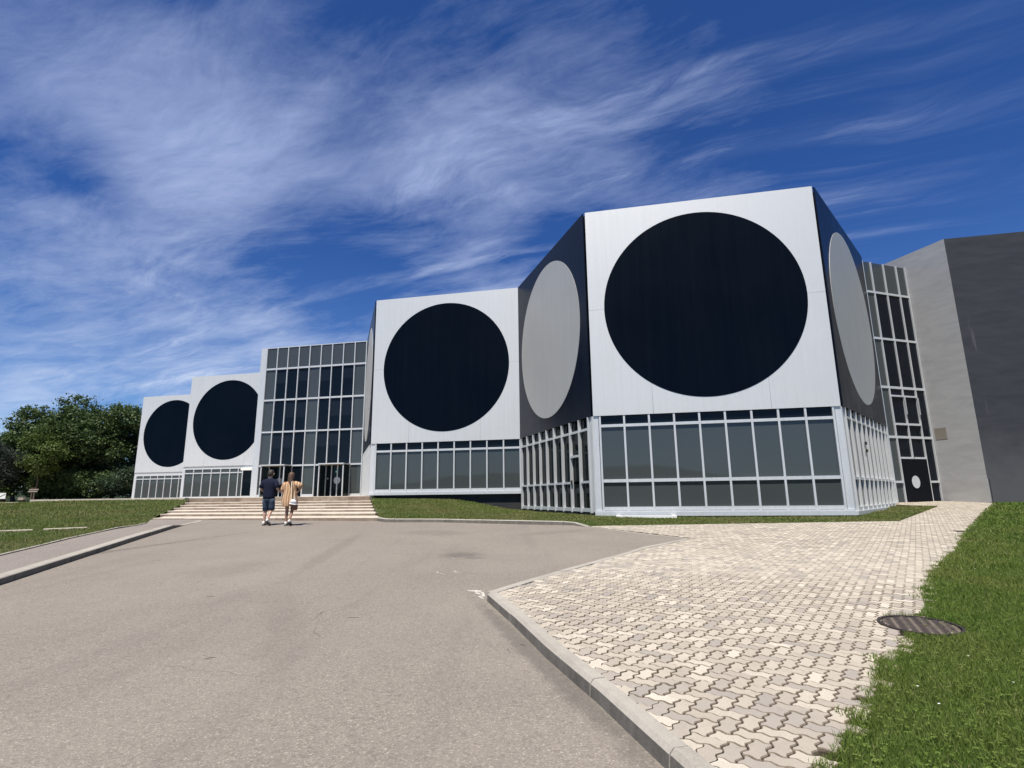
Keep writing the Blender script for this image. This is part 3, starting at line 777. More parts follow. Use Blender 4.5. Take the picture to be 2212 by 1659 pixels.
# ------------------------------------------------------------------ lawns
# left bank
Lb = grassL + [tuple(p + Vector((-.03, 0))) for p in SL] + [tuple(tl + Vector((0, .1))), tuple(tl + Vector((.1, -.7))), (-47.5, 39.7), (-66, 43.1), (-110, 50), (-110, -6)]
ctl = [(x, y, float(zL(x, y)) + .01) for x, y in grassL]
for i in range(7): ctl.append((SL[i].x, SL[i].y, STEPS[i][1] - (.03 if i < 6 else .06)))
for k in range(8): p = SL[6].lerp(tl, k / 7); ctl.append((p.x, p.y, PLAT - .07))
ctl += [(tl.x, tl.y - .8, -.08), (-40, 38.0, -.10), (-47.5, 39.4, -.10), (-66, 43, -.08), (-110, 50, -.1), (-110, -6, -1.4), (-60, 5, -1.25), (-30, 0, -1.4), (-60, 25, -.6), (-25, 12, -.98), (-16, 16.0, -.86), (-22, 22, -.62), (-30, 28, -.38), (-15.5, 24, -.62)]
zlawnL = rbf(ctl)
tag(cdt(Lb, 1.3, zlawnL, 'lawn_left', 'lawn_ground'), kind='structure')
# bank between the steps and the right block
Fb = B + (E_ - B) * .93
Mb = [tuple(p + Vector((.03, 0))) for p in SR][::1]
mid = [(-4.72, 19.85)] + off(kerbM, .13)[1:] + [(2.32, 16.93), (2.8, 16.94), (11.87, 17.41), (18.0, 23.84), (16.96, 24.95), tuple(B + (E_ - B) * .78 + Vector((-.2, .2))), tuple(B + Vector((-.1, .25))), tuple(A + Vector((.1, .3))), tuple(C_ + Vector((.3, .1))), tuple(D + Vector((.2, .1)))] + [tuple(p + Vector((.05, 0))) for p in SR[::-1][:-1]]
ctl = [(x, y, float(zr(x, y)) + .10) for x, y in off(kerbM, .13)[:-1]] + [(2.32, 16.93, -.92), (2.8, 16.9, float(zp(2.8, 16.9)) - .002), (7, 17.15, float(zp(7, 17.15)) - .002), (11.87, 17.4, float(zp(0, 17.4)) - .002), (15, 20.7, float(zp(0, 20.7)) - .002), (18, 23.8, float(zp(0, 23.8)) - .002), (16.9, 24.9, -.62)]
for i in range(1, 7): ctl.append((SR[i].x, SR[i].y, STEPS[i][1] - (.02 if i < 6 else .17)))
for s_, z in ((.3, -.06), (1.2, -.08), (2.5, -.10), (4.5, -.12), (5.4, -.18), (6.2, -.30), (7.2, -.50), (8.1, -.68), (9.0, -.80)): p = D + e(TH) * s_; ctl.append((p.x, p.y, z))
for s_ in (3, 6, 9): p = C_ + (A - C_).normalized() * s_; ctl.append((p.x, p.y, -.79))
for s_ in (2.3, 5, 7, 9): p = A + e(TH) * s_; ctl.append((p.x, p.y, -.845))
for s_ in (2, 5, 7.5): p = B + e(TH + pi / 3) * s_; ctl.append((p.x, p.y, -.78))
zlawnM = rbf(ctl)
tag(cdt(mid, .55, zlawnM, 'lawn_middle', 'lawn_ground'), kind='structure')
# right lawn
Rb = grassR + [(21.9, 25.7), (60, 17.5), (60, -6), (0.3, -6)]
def zlawnR(x, y): return zp(x, y) - .006 + .035 * np.clip((np.asarray(x, float) - np.interp(y, [p[1] for p in grassR], [p[0] for p in grassR])) / 1.5, 0, 1)
hole = [(MH.x + MHR * cos(a), MH.y + MHR * sin(a)) for a in np.linspace(0, 2 * pi, 24, endpoint=False)]
def zlR2(x, y):
    z = zlawnR(x, y); d = np.hypot(x - MH.x, y - MH.y); return np.where(d < MHR + .10, z - .05, z)
lr = cdt(Rb, .9, zlR2, 'lawn_right', 'lawn_ground', hole); tag(lr, kind='structure')
# the lawn sheet near the cover is cut back
import bmesh
bm = bmesh.new(); bm.from_mesh(lr.data)
fs = [f for f in bm.faces if hypot(f.calc_center_median().x - MH.x, f.calc_center_median().y - MH.y) < 1.6]
bmesh.ops.subdivide_edges(bm, edges=list({ed for f in fs for ed in f.edges}), cuts=7, use_grid_fill=True)
for v in bm.verts:
    if hypot(v.co.x - MH.x, v.co.y - MH.y) < 1.5: v.co.z = float(zlawnR(v.co.x, v.co.y)) - (.06 if hypot(v.co.x - MH.x, v.co.y - MH.y) < MHR - .02 else 0)
bmesh.ops.triangulate(bm, faces=bm.faces[:]); bm.to_mesh(lr.data); bm.free()

def blades(name, poly, zf, bands, parent=None, seed=3, m='grass_blade'):
    """bands: (ymin, ymax, xmin, xmax, density, height, width)"""
    r = np.random.default_rng(seed); VV = []; TT = []; n_tot = 0
    for (y0, y1, x0, x1, den, hgt, wid) in bands:
        n = int((y1 - y0) * (x1 - x0) * den); x = r.uniform(x0, x1, n); y = r.uniform(y0, y1, n)
        ok = pip(x, y, poly) & (np.abs(x) < y * .97 + 3.2) & ((np.abs(x) < y * .97 + .5) | (r.uniform(0, 1, n) < .3)) & (np.hypot(x - MH.x, y - MH.y) > MHR * 1.03); x = x[ok]; y = y[ok]; n = len(x)
        if n == 0: continue
        z = zf(x, y) - .004
        patch = .75 + .5 * (np.sin(x * 2.1 + np.sin(y * 1.7) * 2) * np.sin(y * 2.6 + x) * .5 + .5)
        hh = hgt * r.uniform(.45, 1.25, n) * patch; ww = wid * r.uniform(.6, 1.3, n)
        a = r.uniform(0, 2 * pi, n); la = r.uniform(0, 2 * pi, n); lean = hh * r.uniform(.15, 1.0, n)
        dx, dy = np.cos(a) * ww / 2, np.sin(a) * ww / 2; lx, ly = np.cos(la) * lean, np.sin(la) * lean
        V = np.empty((n, 5, 3)); V[:, 0] = np.c_[x - dx, y - dy, z]; V[:, 1] = np.c_[x + dx, y + dy, z]
        V[:, 2] = np.c_[x + dx * .75 + lx * .35, y + dy * .75 + ly * .35, z + hh * .6]; V[:, 3] = np.c_[x - dx * .75 + lx * .35, y - dy * .75 + ly * .35, z + hh * .6]
        V[:, 4] = np.c_[x + lx, y + ly, z + hh]
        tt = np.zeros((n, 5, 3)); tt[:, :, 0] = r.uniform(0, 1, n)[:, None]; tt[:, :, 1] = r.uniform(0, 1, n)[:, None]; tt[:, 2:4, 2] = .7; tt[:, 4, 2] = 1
        VV.append(V.reshape(-1, 3)); TT.append(tt.reshape(-1, 3)); n_tot += n
    V = np.concatenate(VV); T = np.concatenate(TT); n = len(V) // 5
    base = (np.arange(n) * 5)[:, None]; tri = (base[:, :, None] + np.array([[0, 1, 2], [0, 2, 3], [3, 2, 4]])[None]).reshape(-1)
    me = bpy.data.meshes.new(name); me.vertices.add(len(V)); me.vertices.foreach_set('co', V.ravel().astype(np.float32))
    me.loops.add(len(tri)); me.loops.foreach_set('vertex_index', tri.astype(np.int32)); me.polygons.add(len(tri) // 3)
    me.polygons.foreach_set('loop_start', np.arange(0, len(tri), 3, dtype=np.int32)); me.update(calc_edges=True)
    at = me.attributes.new('tint', 'FLOAT_VECTOR', 'POINT'); at.data.foreach_set('vector', T.ravel().astype(np.float32))
    me.materials.append(MATS[m]); o = link(name, me, parent); tag(o, None, None, None, 'stuff'); print(name, n); return o
xR = lambda y: float(np.interp(y, [p[1] for p in grassR], [p[0] for p in grassR]))
bands = []
for y0, y1, den, hg, wd in ((2.2, 3.6, 12000, .040, .0036), (3.6, 5, 10000, .040, .004), (5, 6.5, 7500, .042, .0048), (6.5, 8.5, 4500, .045, .0062), (8.5, 11.5, 2000, .055, .009), (11.5, 15, 900, .058, .014), (15, 20, 420, .06, .02), (20, 26, 200, .065, .03)):
    bands.append((y0, y1, xR(y0) - .05, y1 * .97 + 3.2, den, hg, wd))
gR = [(p[0] - .05 + .035 * sin(i * 2.3), p[1]) for i, p in enumerate(grassR)] + Rb[len(grassR):]
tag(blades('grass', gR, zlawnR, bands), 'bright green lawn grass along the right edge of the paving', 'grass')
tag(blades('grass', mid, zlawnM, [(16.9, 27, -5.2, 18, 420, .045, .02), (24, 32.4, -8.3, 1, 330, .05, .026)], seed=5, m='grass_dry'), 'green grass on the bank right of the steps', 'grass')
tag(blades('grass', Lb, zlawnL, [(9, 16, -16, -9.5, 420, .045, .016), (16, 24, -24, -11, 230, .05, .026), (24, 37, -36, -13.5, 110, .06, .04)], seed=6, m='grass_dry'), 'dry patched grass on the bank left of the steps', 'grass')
# tufts overlapping the ragged paving edge
tb = []
for k in range(70):
    y = random.uniform(2.9, 14); x = xR(y) + random.uniform(-.12, .06); s_ = random.uniform(.03, .09); tb.append((y - s_, y + s_, x - s_, x + s_, 5200 / (1 + y * .25), .04, .003 + y * .0006))
big = [(-5, -5), (60, -5), (60, 60), (-5, 60)]
for k in range(26):
    a = random.uniform(-2.4, 1.7); tb.append((MH.y + MHR * sin(a) * 1.05 - .05, MH.y + MHR * sin(a) * 1.05 + .05, MH.x + MHR * cos(a) * 1.05 - .05, MH.x + MHR * cos(a) * 1.05 + .05, 6000, .035, .004))
tag(blades('grass_tufts', big, lambda x, y: zp(x, y), tb, seed=9), 'small grass tufts creeping over the paving edge and round the manhole', 'grass')
# clover-like weeds and a few daisies in the right lawn
V = []; F = []; T = []
r = np.random.default_rng(12)
for k in range(2600):
    y = 2.6 + 7 * r.random() ** 1.7; x = xR(y) + .05 + (y * .97 - xR(y)) * r.random(); z = float(zlawnR(x, y)) + r.uniform(.012, .045); a = r.uniform(0, 2 * pi); s_ = r.uniform(.005, .010)
    for q in range(3):
        b = a + q * 2.1; c0 = (x + cos(b) * s_ * .9, y + sin(b) * s_ * .9); i0 = len(V); tz = r.uniform(-.3, .3)
        for w in range(5):
            g = 2 * pi * w / 5; V.append((c0[0] + cos(g) * s_ * .7, c0[1] + sin(g) * s_ * .7, z + tz * s_ * cos(g + b)))
        F.append([i0 + w for w in range(5)])
me = mesh('clover_leaves', V, F, 'grass_blade'); at = me.attributes.new('tint', 'FLOAT_VECTOR', 'POINT')
tt = np.zeros((len(V), 3)); tt[:, 0] = np.repeat(r.uniform(.4, 1, len(V) // 15), 15); tt[:, 2] = 1; at.data.foreach_set('vector', tt.ravel())
tag(link('clover_leaves', me), 'low clover leaves scattered through the right lawn', 'clover', None, 'stuff')
V = []; F = []
for k in range(26):
    y = 3 + 12 * r.random(); x = xR(y) + .2 + (y * .97 - xR(y)) * r.random(); z = float(zlawnR(x, y)) + .05; i0 = len(V); s_ = .007
    for w in range(7): g = 2 * pi * w / 7; V.append((x + cos(g) * s_, y + sin(g) * s_, z + r.uniform(-.002, .002)))
    F.append([i0 + w for w in range(7)])
tag(mobj('daisies', V, F, 'white_paint'), 'tiny white daisies dotted over the right lawn', 'flowers', None, 'stuff')

# ------------------------------------------------------------------ the building
bd = empty('museum_building', (3.2, 24, -.8))
tag(bd, 'wide museum building of stepped metal boxes with huge circles above dark glazed ground floors', 'building')

def disc_panel(w, disc_m, field_m, lip=.12, nz0=ZB, nz1=ZT):
    """square panel standing proud of the glazing with a flush disc, seams left as grooves"""
    cs, cz, R = SIDE / 2, 7.52, 3.86; n = 96
    # field = square with a round hole, split in four quarters by the seams
    p = []
    sq = []
    def edge_pt(a):
        c, s_ = cos(a), sin(a); k = 1 / max(abs(c) / (SIDE / 2 - .004), abs(s_) / ((nz1 - cz) if s_ > 0 else (cz - nz0)) if abs(s_) > 1e-9 else 0)
        return cs + c * k, cz + s_ * k
    corners = [atan2(nz1 - cz, SIDE / 2), atan2(nz1 - cz, -SIDE / 2), atan2(nz0 - cz, -SIDE / 2) + 2 * pi, atan2(nz0 - cz, SIDE / 2) + 2 * pi]
    fp = empty('facade_panel', w.pt(4.5, 0, cz), 0, None); fp.parent = w.par; fp.location = w.pt(4.5, 0, cz) - wloc(w.par)
    # split: upper half, lower left, lower middle... seams at z=cz (left and right) and two vertical ones below
    cuts = [0, pi, pi + .98, 2 * pi - .98, 2 * pi]
    for q in range(4):
        a0, a1 = cuts[q], cuts[q + 1]; g = .0008
        an = sorted(set([a0 + g, a1 - g] + [a0 + (a1 - a0) * k / 40 for k in range(1, 40)] + ([c for c in corners if a0 < c < a1] if q == 0 else [])))
        xa = cs - R * cos(.98)
        def outer(a):
            if q == 0: return edge_pt(a)
            if q == 2: return cs + R * cos(a), nz0
            u = (a - pi) / .98 if q == 1 else (2 * pi - a) / .98
            p_ = (.004, cz + (nz0 - cz) * u / .65) if u < .65 - 1e-6 else (.004 + (xa - .006) * (u - .65) / .35, nz0)
            return p_ if q == 1 else (SIDE - p_[0], p_[1])
        V = []; F = []
        for a in an:
            xi, zi = cs + R * cos(a), cz + R * sin(a); xo, zo = outer(a)
            for nn in (lip, lip - .05): V.append(w.pt(xi, nn, zi)); V.append(w.pt(xo, nn, zo))
        for i in range(len(an) - 1):
            b = i * 4; F += [(b, b + 1, b + 5, b + 4), (b + 1, b + 3, b + 7, b + 5), (b + 2, b, b + 4, b + 6)]
        k = len(an) * 4 - 4; F += [(0, 2, 3, 1), (k, k + 1, k + 3, k + 2)]
        F = [f[::-1] for f in F]
        mobj('metal_sheet', V, F, field_m, fp)
    R2 = R - .004
    V = [w.pt(cs + R2 * cos(2 * pi * i / n), nn, cz + R2 * sin(2 * pi * i / n)) for nn in (lip + .012, lip - .05) for i in range(n)]
    F = [tuple(range(n))] + [(i, n + i, n + (i + 1) % n, (i + 1) % n) for i in range(n)]
    F = [f if True else f for f in F]
    o = mobj('disc', V, F, disc_m, fp)
    return fp
def glazing(w, name, mull, rails, zb, zt, glass_of, mw=.075, mdepth=.10, mat_='aluminium', rh=.11, parent=None, skip_mull=()):
    """mull: s positions of mullions; rails: list of (z0, z1); panes fill between"""
    gw = empty(name, (0, 0, 0), 0, w.par); gw.location = w.pt((mull[0] + mull[-1]) / 2, 0, zb) - wloc(w.par)
    for k, s_ in enumerate(mull):
        ztop = zt; w.box('mullion', s_ - mw / 2, s_ + mw / 2, 0.012, mdepth, zb, ztop, mat_, gw)
    for k in range(len(mull) - 1):
        s0, s1 = mull[k], mull[k + 1]; prev = zb
        for (z0, z1) in sorted(rails) + [(zt, zt)]:
            if z0 - prev > .03:
                m = glass_of(k, (prev + z0) / 2)
                if m: w.box('pane', s0 + mw / 2 - .01, s1 - mw / 2 + .01, -.02 + .0007 * ((k * 7) % 3), .006 + .0007 * ((k * 7) % 3), prev, z0, m, gw)
            if z1 > z0:
                mm = glass_of(k, 'rail%.2f' % z0)
                if mm != 'none': w.box('transom', s0 + mw / 2, s1 - mw / 2, -.01, mdepth * .75, z0, z1, mat_, gw)
            prev = max(prev, z1)
    return gw

wF1 = Wall(A, TH, bd); wF2 = Wall(C_, TH - pi / 3, bd); wF3 = Wall(B, TH + pi / 3, bd); wM = Wall(D, TH, bd); wMl = Wall(G, TH - pi / 3, bd)
wT = Wall(T_, TH, bd); wL1 = Wall(L1l, TH, bd); wL2 = Wall(L2l, TH, bd); wL2l = Wall(L2l + SIDE * e(TH + 2 * pi / 3), TH - pi / 3, bd)
wL1l = Wall(L1l + SIDE * e(TH + 2 * pi / 3), TH - pi / 3, bd)
for w, dm, fm in ((wF1, 'black_disc', 'alu_panel'), (wF2, 'alu_disc', 'black_panel'), (wF3, 'alu_disc', 'black_panel'), (wM, 'black_disc', 'alu_panel'), (wMl, 'alu_disc', 'black_panel'), (wL1, 'black_disc', 'alu_panel'), (wL2, 'black_disc', 'alu_panel')):
    disc_panel(w, dm, fm)
def prism(name, pts, z0, z1, m, parent):
    n = len(pts); V = [(p[0], p[1], z0) for p in pts] + [(p[0], p[1], z1) for p in pts]
    F = [(i, (i + 1) % n, n + (i + 1) % n, n + i) for i in range(n)] + [tuple(range(n, 2 * n)), tuple(range(n))[::-1]]
    return mobj(name, V, F, m, parent)
def hexa(P0, P1):
    """hexagon with front edge P0->P1 (left, right)"""
    pts = [P0, P1]; a = TH
    for k in range(1, 5): pts.append(pts[-1] + SIDE * e(a + k * pi / 3))
    return pts
def shrink(pts, d):
    c = sum((p for p in pts), Vector((0, 0))) / len(pts); return [c + (p - c) * (1 - d / (p - c).length) for p in pts]
for P0, P1 in ((A, B), (D, C_), (L1l, L1r), (L2l, L2r)):
    hx = shrink(hexa(P0, P1), .02)
    prism('upper_body', hx, ZB + .02, ZT - .03, 'interior_dark', bd)
# hall interiors below: set back core so glass reads dark with depth
hxM = shrink(hexa(D, C_), .06); prism('ground_floor', hxM, .16, ZB + .01, 'interior_dark', bd)
for P0, P1 in ((L1l, L1r), (L2l, L2r)): prism('ground_floor', shrink(hexa(P0, P1), .06), .0, ZB + .01, 'interior_dark', bd)
hxR = hexa(A, B); core = shrink(hxR, 2.6); prism('ground_floor', [core[0] + e(TH + pi / 2) * -.0] + core[1:], -.7, ZB + .01, 'interior_dark', bd)
prism('floor_slab', shrink(hxR, .03), -.80, -.66, 'interior_floor', bd)
prism('ceiling', shrink(hxR, .05), ZB - .02, ZB + .015, 'interior_dark', bd)

# --- right block, front glazing
SL_, DK, SM = 'slate_glass', 'dark_glass', 'smoked_glass'
mu = [.26, 1.21, 2.165, 3.11, 4.045, 4.98, 5.925, 6.86, 7.795, 8.74]
R1 = [(.47, .59), (2.63, 2.74), (-.58, -.46)]
gf = lambda k, z: (DK if z > 2.7 else SL_) if not isinstance(z, str) else 'aluminium'  # overhang shadow painted in: top row of panes takes the darker glass
g1 = glazing(wF1, 'glazed_wall', mu, R1, -.66, ZB, gf)
for s0, s1 in ((-.01, .20), (8.80, 9.01)): wF1.box('corner_cladding', s0, s1, -.03, .07, -.66, ZB, 'aluminium', g1)
wF1.box('sill', -.06, 9.06, -.05, .17, -.80, -.665, 'aluminium', g1)
wF1.box('sill', -.03, 9.03, -.04, .13, -.66, -.59, 'aluminium', g1)
# --- left face of the right block, see-through glass and a door
mu2 = [.22, 1.20, 2.16, 3.11, 4.05, 5.0, 5.95, 6.86, 7.81, 8.72]
def g2(k, z):
    if isinstance(z, str): return 'none' if (k == 7 and z == 'rail0.47') else 'a'
    return SM
G2 = glazing(wF2, 'glazed_wall', mu2, [(.47, .56), (2.57, 2.67), (-.66, -.52)], -.70, ZB, g2, mdepth=.14)
wF2.box('corner_cladding', 8.80, 8.985, -.03, .07, -.66, ZB, 'aluminium', G2); wF2.box('corner_cladding', .0, .16, -.03, .05, -.66, ZB, 'aluminium', G2)
wF2.box('transom', 6.9, 7.77, -.01, .13, 1.56, 1.66, 'aluminium', G2)
wF2.box('handle', 6.93, 6.97, .10, .17, .45, .62, 'iron_frame', G2)
for k in range(9):     # the posts of the opposite side seen through the smoked glass
    s_ = .7 + k * .95; wF2.box('inner_post', s_ - .06, s_ + .06, -1.55, -1.45, -.66, ZB - .02, 'aluminium', G2)
    if k < 8: wF2.box('inner_transom', s_ + .06, s_ + .89, -1.54, -1.47, 2.1, 2.2, 'aluminium', G2); wF2.box('inner_transom', s_ + .06, s_ + .89, -1.54, -1.47, .1, .19, 'aluminium', G2)
# --- right face of the right block: deep fins
mu3 = [.33, 1.2, 2.12, 3.04, 3.92, 4.82, 5.69, 6.56, 7.43, 8.34, 8.9]
def g3(k, z): return (DK if z > 2.7 else SL_) if not isinstance(z, str) else 'a'  # top row again in darker glass, painting the shadow of the overhang
G3 = glazing(wF3, 'glazed_wall', mu3, [(.45, .55), (2.70, 2.78), (-.66, -.52)], -.66, ZB, g3, mw=.05, mdepth=.12)
wF3.box('corner_cladding', -.005, .22, -.03, .06, -.66, ZB, 'aluminium', G3); wF3.box('sill', .0, 9.0, -.05, .16, -.80, -.665, 'aluminium', G3)
for z in (1.55, 1.85): wF3.box('bracket', 2.95, 3.02, .12, .20, z, z + .12, 'iron_frame', G3)
# --- middle block
muM = [.31, 1.27, 2.23, 3.19, 4.15, 5.11, 6.07, 7.03, 7.985, 8.93]
gM = glazing(wM, 'glazed_wall', muM, [(2.57, 2.68), (.27, .44)], .26, ZB, gf)
wM.box('corner_cladding', -.01, .25, -.03, .07, .26, ZB, 'aluminium', gM); wM.box('sill', -.05, 8.98, -.05, .16, .12, .265, 'aluminium', gM)
wM.box('plinth', .05, 8.97, -.30, -.06, -1.1, .12, 'plinth_concrete')
# --- left face of the middle block: fins close together
gl = glazing(wMl, 'glazed_wall', [.5 + .35 * k for k in range(24)], [(2.57, 2.66), (.12, .28)], .12, ZB, lambda k, z: ('aluminium' if not isinstance(z, str) else 'a'), mw=.05, mdepth=.12)
wMl.box('corner_cladding', 8.65, 8.99, -.03, .06, .12, ZB, 'aluminium', gl)
wMl.box('plinth', .0, 8.95, -.30, -.04, -1.0, .12, 'plinth_concrete')
# --- entrance tower: nine bays of curtain wall with two glass porches
muT = [.22, 1.18, 2.14, 3.10, 4.06, 5.04, 6.0, 6.96, 7.93, 8.89]
RT = [(10.05, 10.18), (7.53, 7.66), (5.01, 5.13), (2.40, 2.52)]
def gT(k, z):
    if isinstance(z, str): return 'a'
    if z > 10.2: return SL_
    if k in (0, 4, 8): return SL_
    return DK
gt = glazing(wT, 'curtain_wall', muT, RT, PLAT + .03, 11.83, gT, mw=.07, mdepth=.12)
for k in (1, 2, 3, 5, 6, 7):      # roller blinds drawn to different heights behind the dark panes
    for z1, hb in ((10.05, .62 + .05 * ((k * 3) % 4)), (7.53, 1.02), (5.01, .78 + .04 * ((k * 5) % 3))):
        if (k * 5 + int(z1)) % 4: wT.box('blind', muT[k] + .045, muT[k + 1] - .045, .0, .0105, z1 - hb - .35, z1 - .25, 'blind_glass', gt)
for k in (0, 4, 8): wT.box('threshold', muT[k] + .04, muT[k + 1] - .04, -.01, .10, PLAT, PLAT + .2, 'aluminium', gt)
wT.box('parapet_trim', .0, 8.95, -.05, .05, 11.84, 11.90, 'aluminium', gt)
wT.box('corner_pilaster', -.33, .16, -.30, .08, .0, 11.88, 'aluminium')
for nm, s0 in (('porch', muT[1]), ('porch', muT[6])):
    pc = empty(nm, (0, 0, 0), 0, bd); pc.location = wT.pt(s0 + .96, .5, PLAT) - wloc(bd); s1 = s0 + 1.93; dp = 1.05
    wT.box('roof_slab', s0 - .06, s1 + .06, .125, dp + .06, 2.42, 2.50, 'aluminium', pc)
    wT.box('soffit', s0, s1, .13, dp, 2.395, 2.415, 'beige_box', pc)
    for s_ in (s0, s1): wT.box('post', s_ - .035, s_ + .035, dp - .07, dp, PLAT, 2.39, 'aluminium', pc); wT.box('side_pane', s_ - .008, s_ + .008, .13, dp - .07, PLAT + .05, 2.39, SM, pc)
    c0 = (s0 + s1) / 2
    for q, (a, b) in enumerate(((s0 + .04, c0 - .02), (c0 + .02, s1 - .04))):
        wT.box('door', a, b, .014, .05, PLAT + .03, 2.36, DK, pc)
    for q in (c0 - .018, c0 + .018): wT.box('door_stile', q - .014, q + .014, .05, .062, PLAT + .03, 2.30, 'iron_frame', pc)
    wT.box('doormat', s0 + .1, s1 - .1, dp + .05, dp + .5, PLAT + .001, PLAT + .015, 'iron_frame', pc)
    n = 40; V = [wT.pt(c0 - .03 + .265 * cos(2 * pi * i / n), nn, 1.28 + .265 * sin(2 * pi * i / n)) for nn in (.068, .064) for i in range(n)]
    mobj('door_dot', V, [tuple(range(n))] + [(i, n + i, n + (i + 1) % n, (i + 1) % n) for i in range(n)], 'dot_white' if s0 > 4 else 'dot_grey', pc)
    if s0 > 4:
        n = 16; V = [wT.pt(c0 - .80 + .06 * cos(2 * pi * i / n), nn, 1.42 + .06 * sin(2 * pi * i / n)) for nn in (.062, .058) for i in range(n)]
        mobj('door_dot', V, [tuple(range(n))] + [(i, n + i, n + (i + 1) % n, (i + 1) % n) for i in range(n)], 'dot_grey', pc)
        wT.box('exit_sign', c0 - .17, c0 + .02, .064, .072, 1.86, 1.97, 'exit_green', pc)
        # running figure and arrow of the exit sign, as flat strokes
        for a, b, z0, z1 in ((-.145, -.115, 1.90, 1.945), (-.105, -.09, 1.88, 1.93), (-.07, -.03, 1.905, 1.92), (-.03, -.015, 1.895, 1.93)):
            wT.box('exit_pictogram', c0 + a, c0 + b, .072, .074, z0, z1, 'white_paint', pc)
        w_ = wT.box('door_jamb', s0 + .42, s0 + .50, .05, .09, PLAT + .03, 2.38, 'aluminium', pc)
hT = [T_, G, G + 7 * e(TH + pi / 2), T_ + 7 * e(TH + pi / 2)]
prism('tower_body', [hT[0] + e(TH) * .05 + e(TH + pi / 2) * .08, hT[1] + e(TH + pi / 2) * .08, hT[2], hT[3]], .0, 11.8, 'interior_dark', bd)
# --- far left blocks
muL = [.26, 1.26, 2.25, 3.23, 4.24, 5.24, 6.15, 6.62]
g4 = glazing(wL1, 'glazed_wall', muL, [(2.40, 2.50), (.14, .26)], .12, ZB - .28, gf)
wL1.box('fascia', -.02, 9, -.03, .05, ZB - .28, ZB - .02, 'alu_panel', g4)
wL1.box('corner_cladding', -.02, .2, -.03, .08, .12, ZB - .28, 'aluminium', g4); wL1.box('side_door', 6.68, 7.80, -.02, .02, .3, 2.6, DK, g4)
wL1.box('door_frame', 7.80, 9.0, -.02, .09, .12, ZB - .28, 'aluminium', g4); wL1.box('threshold', 6.66, 7.8, -.02, .12, .12, .28, 'aluminium', g4)
wL1.box('awning_box', 6.66, 7.9, .04, .42, 2.62, 2.86, 'white_paint', g4)
muL2 = [.3, 1.27, 2.25, 3.22, 4.18, 5.14, 6.1, 7.05, 8.0]
g5 = glazing(wL2, 'glazed_wall', muL2, [(2.30, 2.40), (.14, .24)], .12, ZB - .40, gf)
wL2.box('fascia', -.02, 9, -.03, .05, ZB - .40, ZB - .02, 'alu_panel', g5)
wL2.box('corner_cladding', -.02, .24, -.03, .08, .12, ZB - .40, 'aluminium', g5)
# --- narrow curtain wall between the right block and the concrete wing
wC = Wall(E_, .3302, bd)
cm = [0.10, .68, 1.58, 2.50, 3.17]; cb = [.0, .70, 1.60, 2.52, 3.34]
RC = [(10.03, 10.14), (7.55, 7.66), (5.03, 5.15), (2.55, 2.67)]
def gC(k, z):
    if isinstance(z, str): return 'a'
    if z > 10.15 or k == 0: return SL_
    if k in (1, 2) and z < 2.5: return None
    if k in (1, 2) and 2.67 < z < 5.03: return None
    return DK
gc = glazing(wC, 'curtain_wall', cm, RC, -.66, 11.74, gC, mw=.065, mdepth=.08)
for o in list(gc.children):
    if o.name.startswith('mullion') and (o.location + wloc(gc) - wC.pt(cm[2], .046, 5.5)).xy.length < .2: bpy.data.objects.remove(o)
wC.box('mullion', cm[2] - .0325, cm[2] + .0325, .012, .08, 1.64, 11.74, 'aluminium', gc)
for k in (0, 3): wC.box('transom', cm[k] + .045, cm[k + 1] - .045, -.01, .10, .40, .50, 'aluminium', gc)
for k in (1, 2):
    a, b = cm[k] + .04, cm[k + 1] - .04
    for z0, z1 in ((2.67, 3.2), (3.3, 4.62), (4.70, 5.03), (1.64, 2.55)): wC.box('pane', a, b, -.02, .004, z0, z1, DK, gc)
    for z0, z1 in ((3.2, 3.3), (4.62, 4.70), (1.55, 1.64)): wC.box('transom', a, b, -.01, .11, z0, z1, 'aluminium', gc)
    wC.box('stay_bar', b - .03, b, .13, .17, 3.75, 4.6, 'aluminium', gc)
wC.box('door', .73, 2.44, .02, .105, -.64, 1.55, 'interior_dark', gc)
wC.box('threshold', .0, 3.2, -.01, .18, -.72, -.64, 'aluminium', gc)
n = 40; V = [wC.pt(1.42 + .27 * cos(2 * pi * i / n), nn, .44 + .30 * sin(2 * pi * i / n)) for nn in (.142, .136) for i in range(n)]
mobj('door_dot', V, [tuple(range(n))] + [(i, n + i, n + (i + 1) % n, (i + 1) % n) for i in range(n)], 'dot_white', gc)
for q in (1.45, 1.72): wC.box('door_stop', q, q + .07, .14, .2, -.63, -.56, 'white_paint', gc)
prism('link_body', [E_ + Vector((.02, .15)), E_ + 3.3 * e(.3302) + Vector((-.02, .15)), E_ + 3.3 * e(.3302) + Vector((-1, 6)), E_ + Vector((-1, 6))], -.7, 11.6, 'interior_dark', bd)
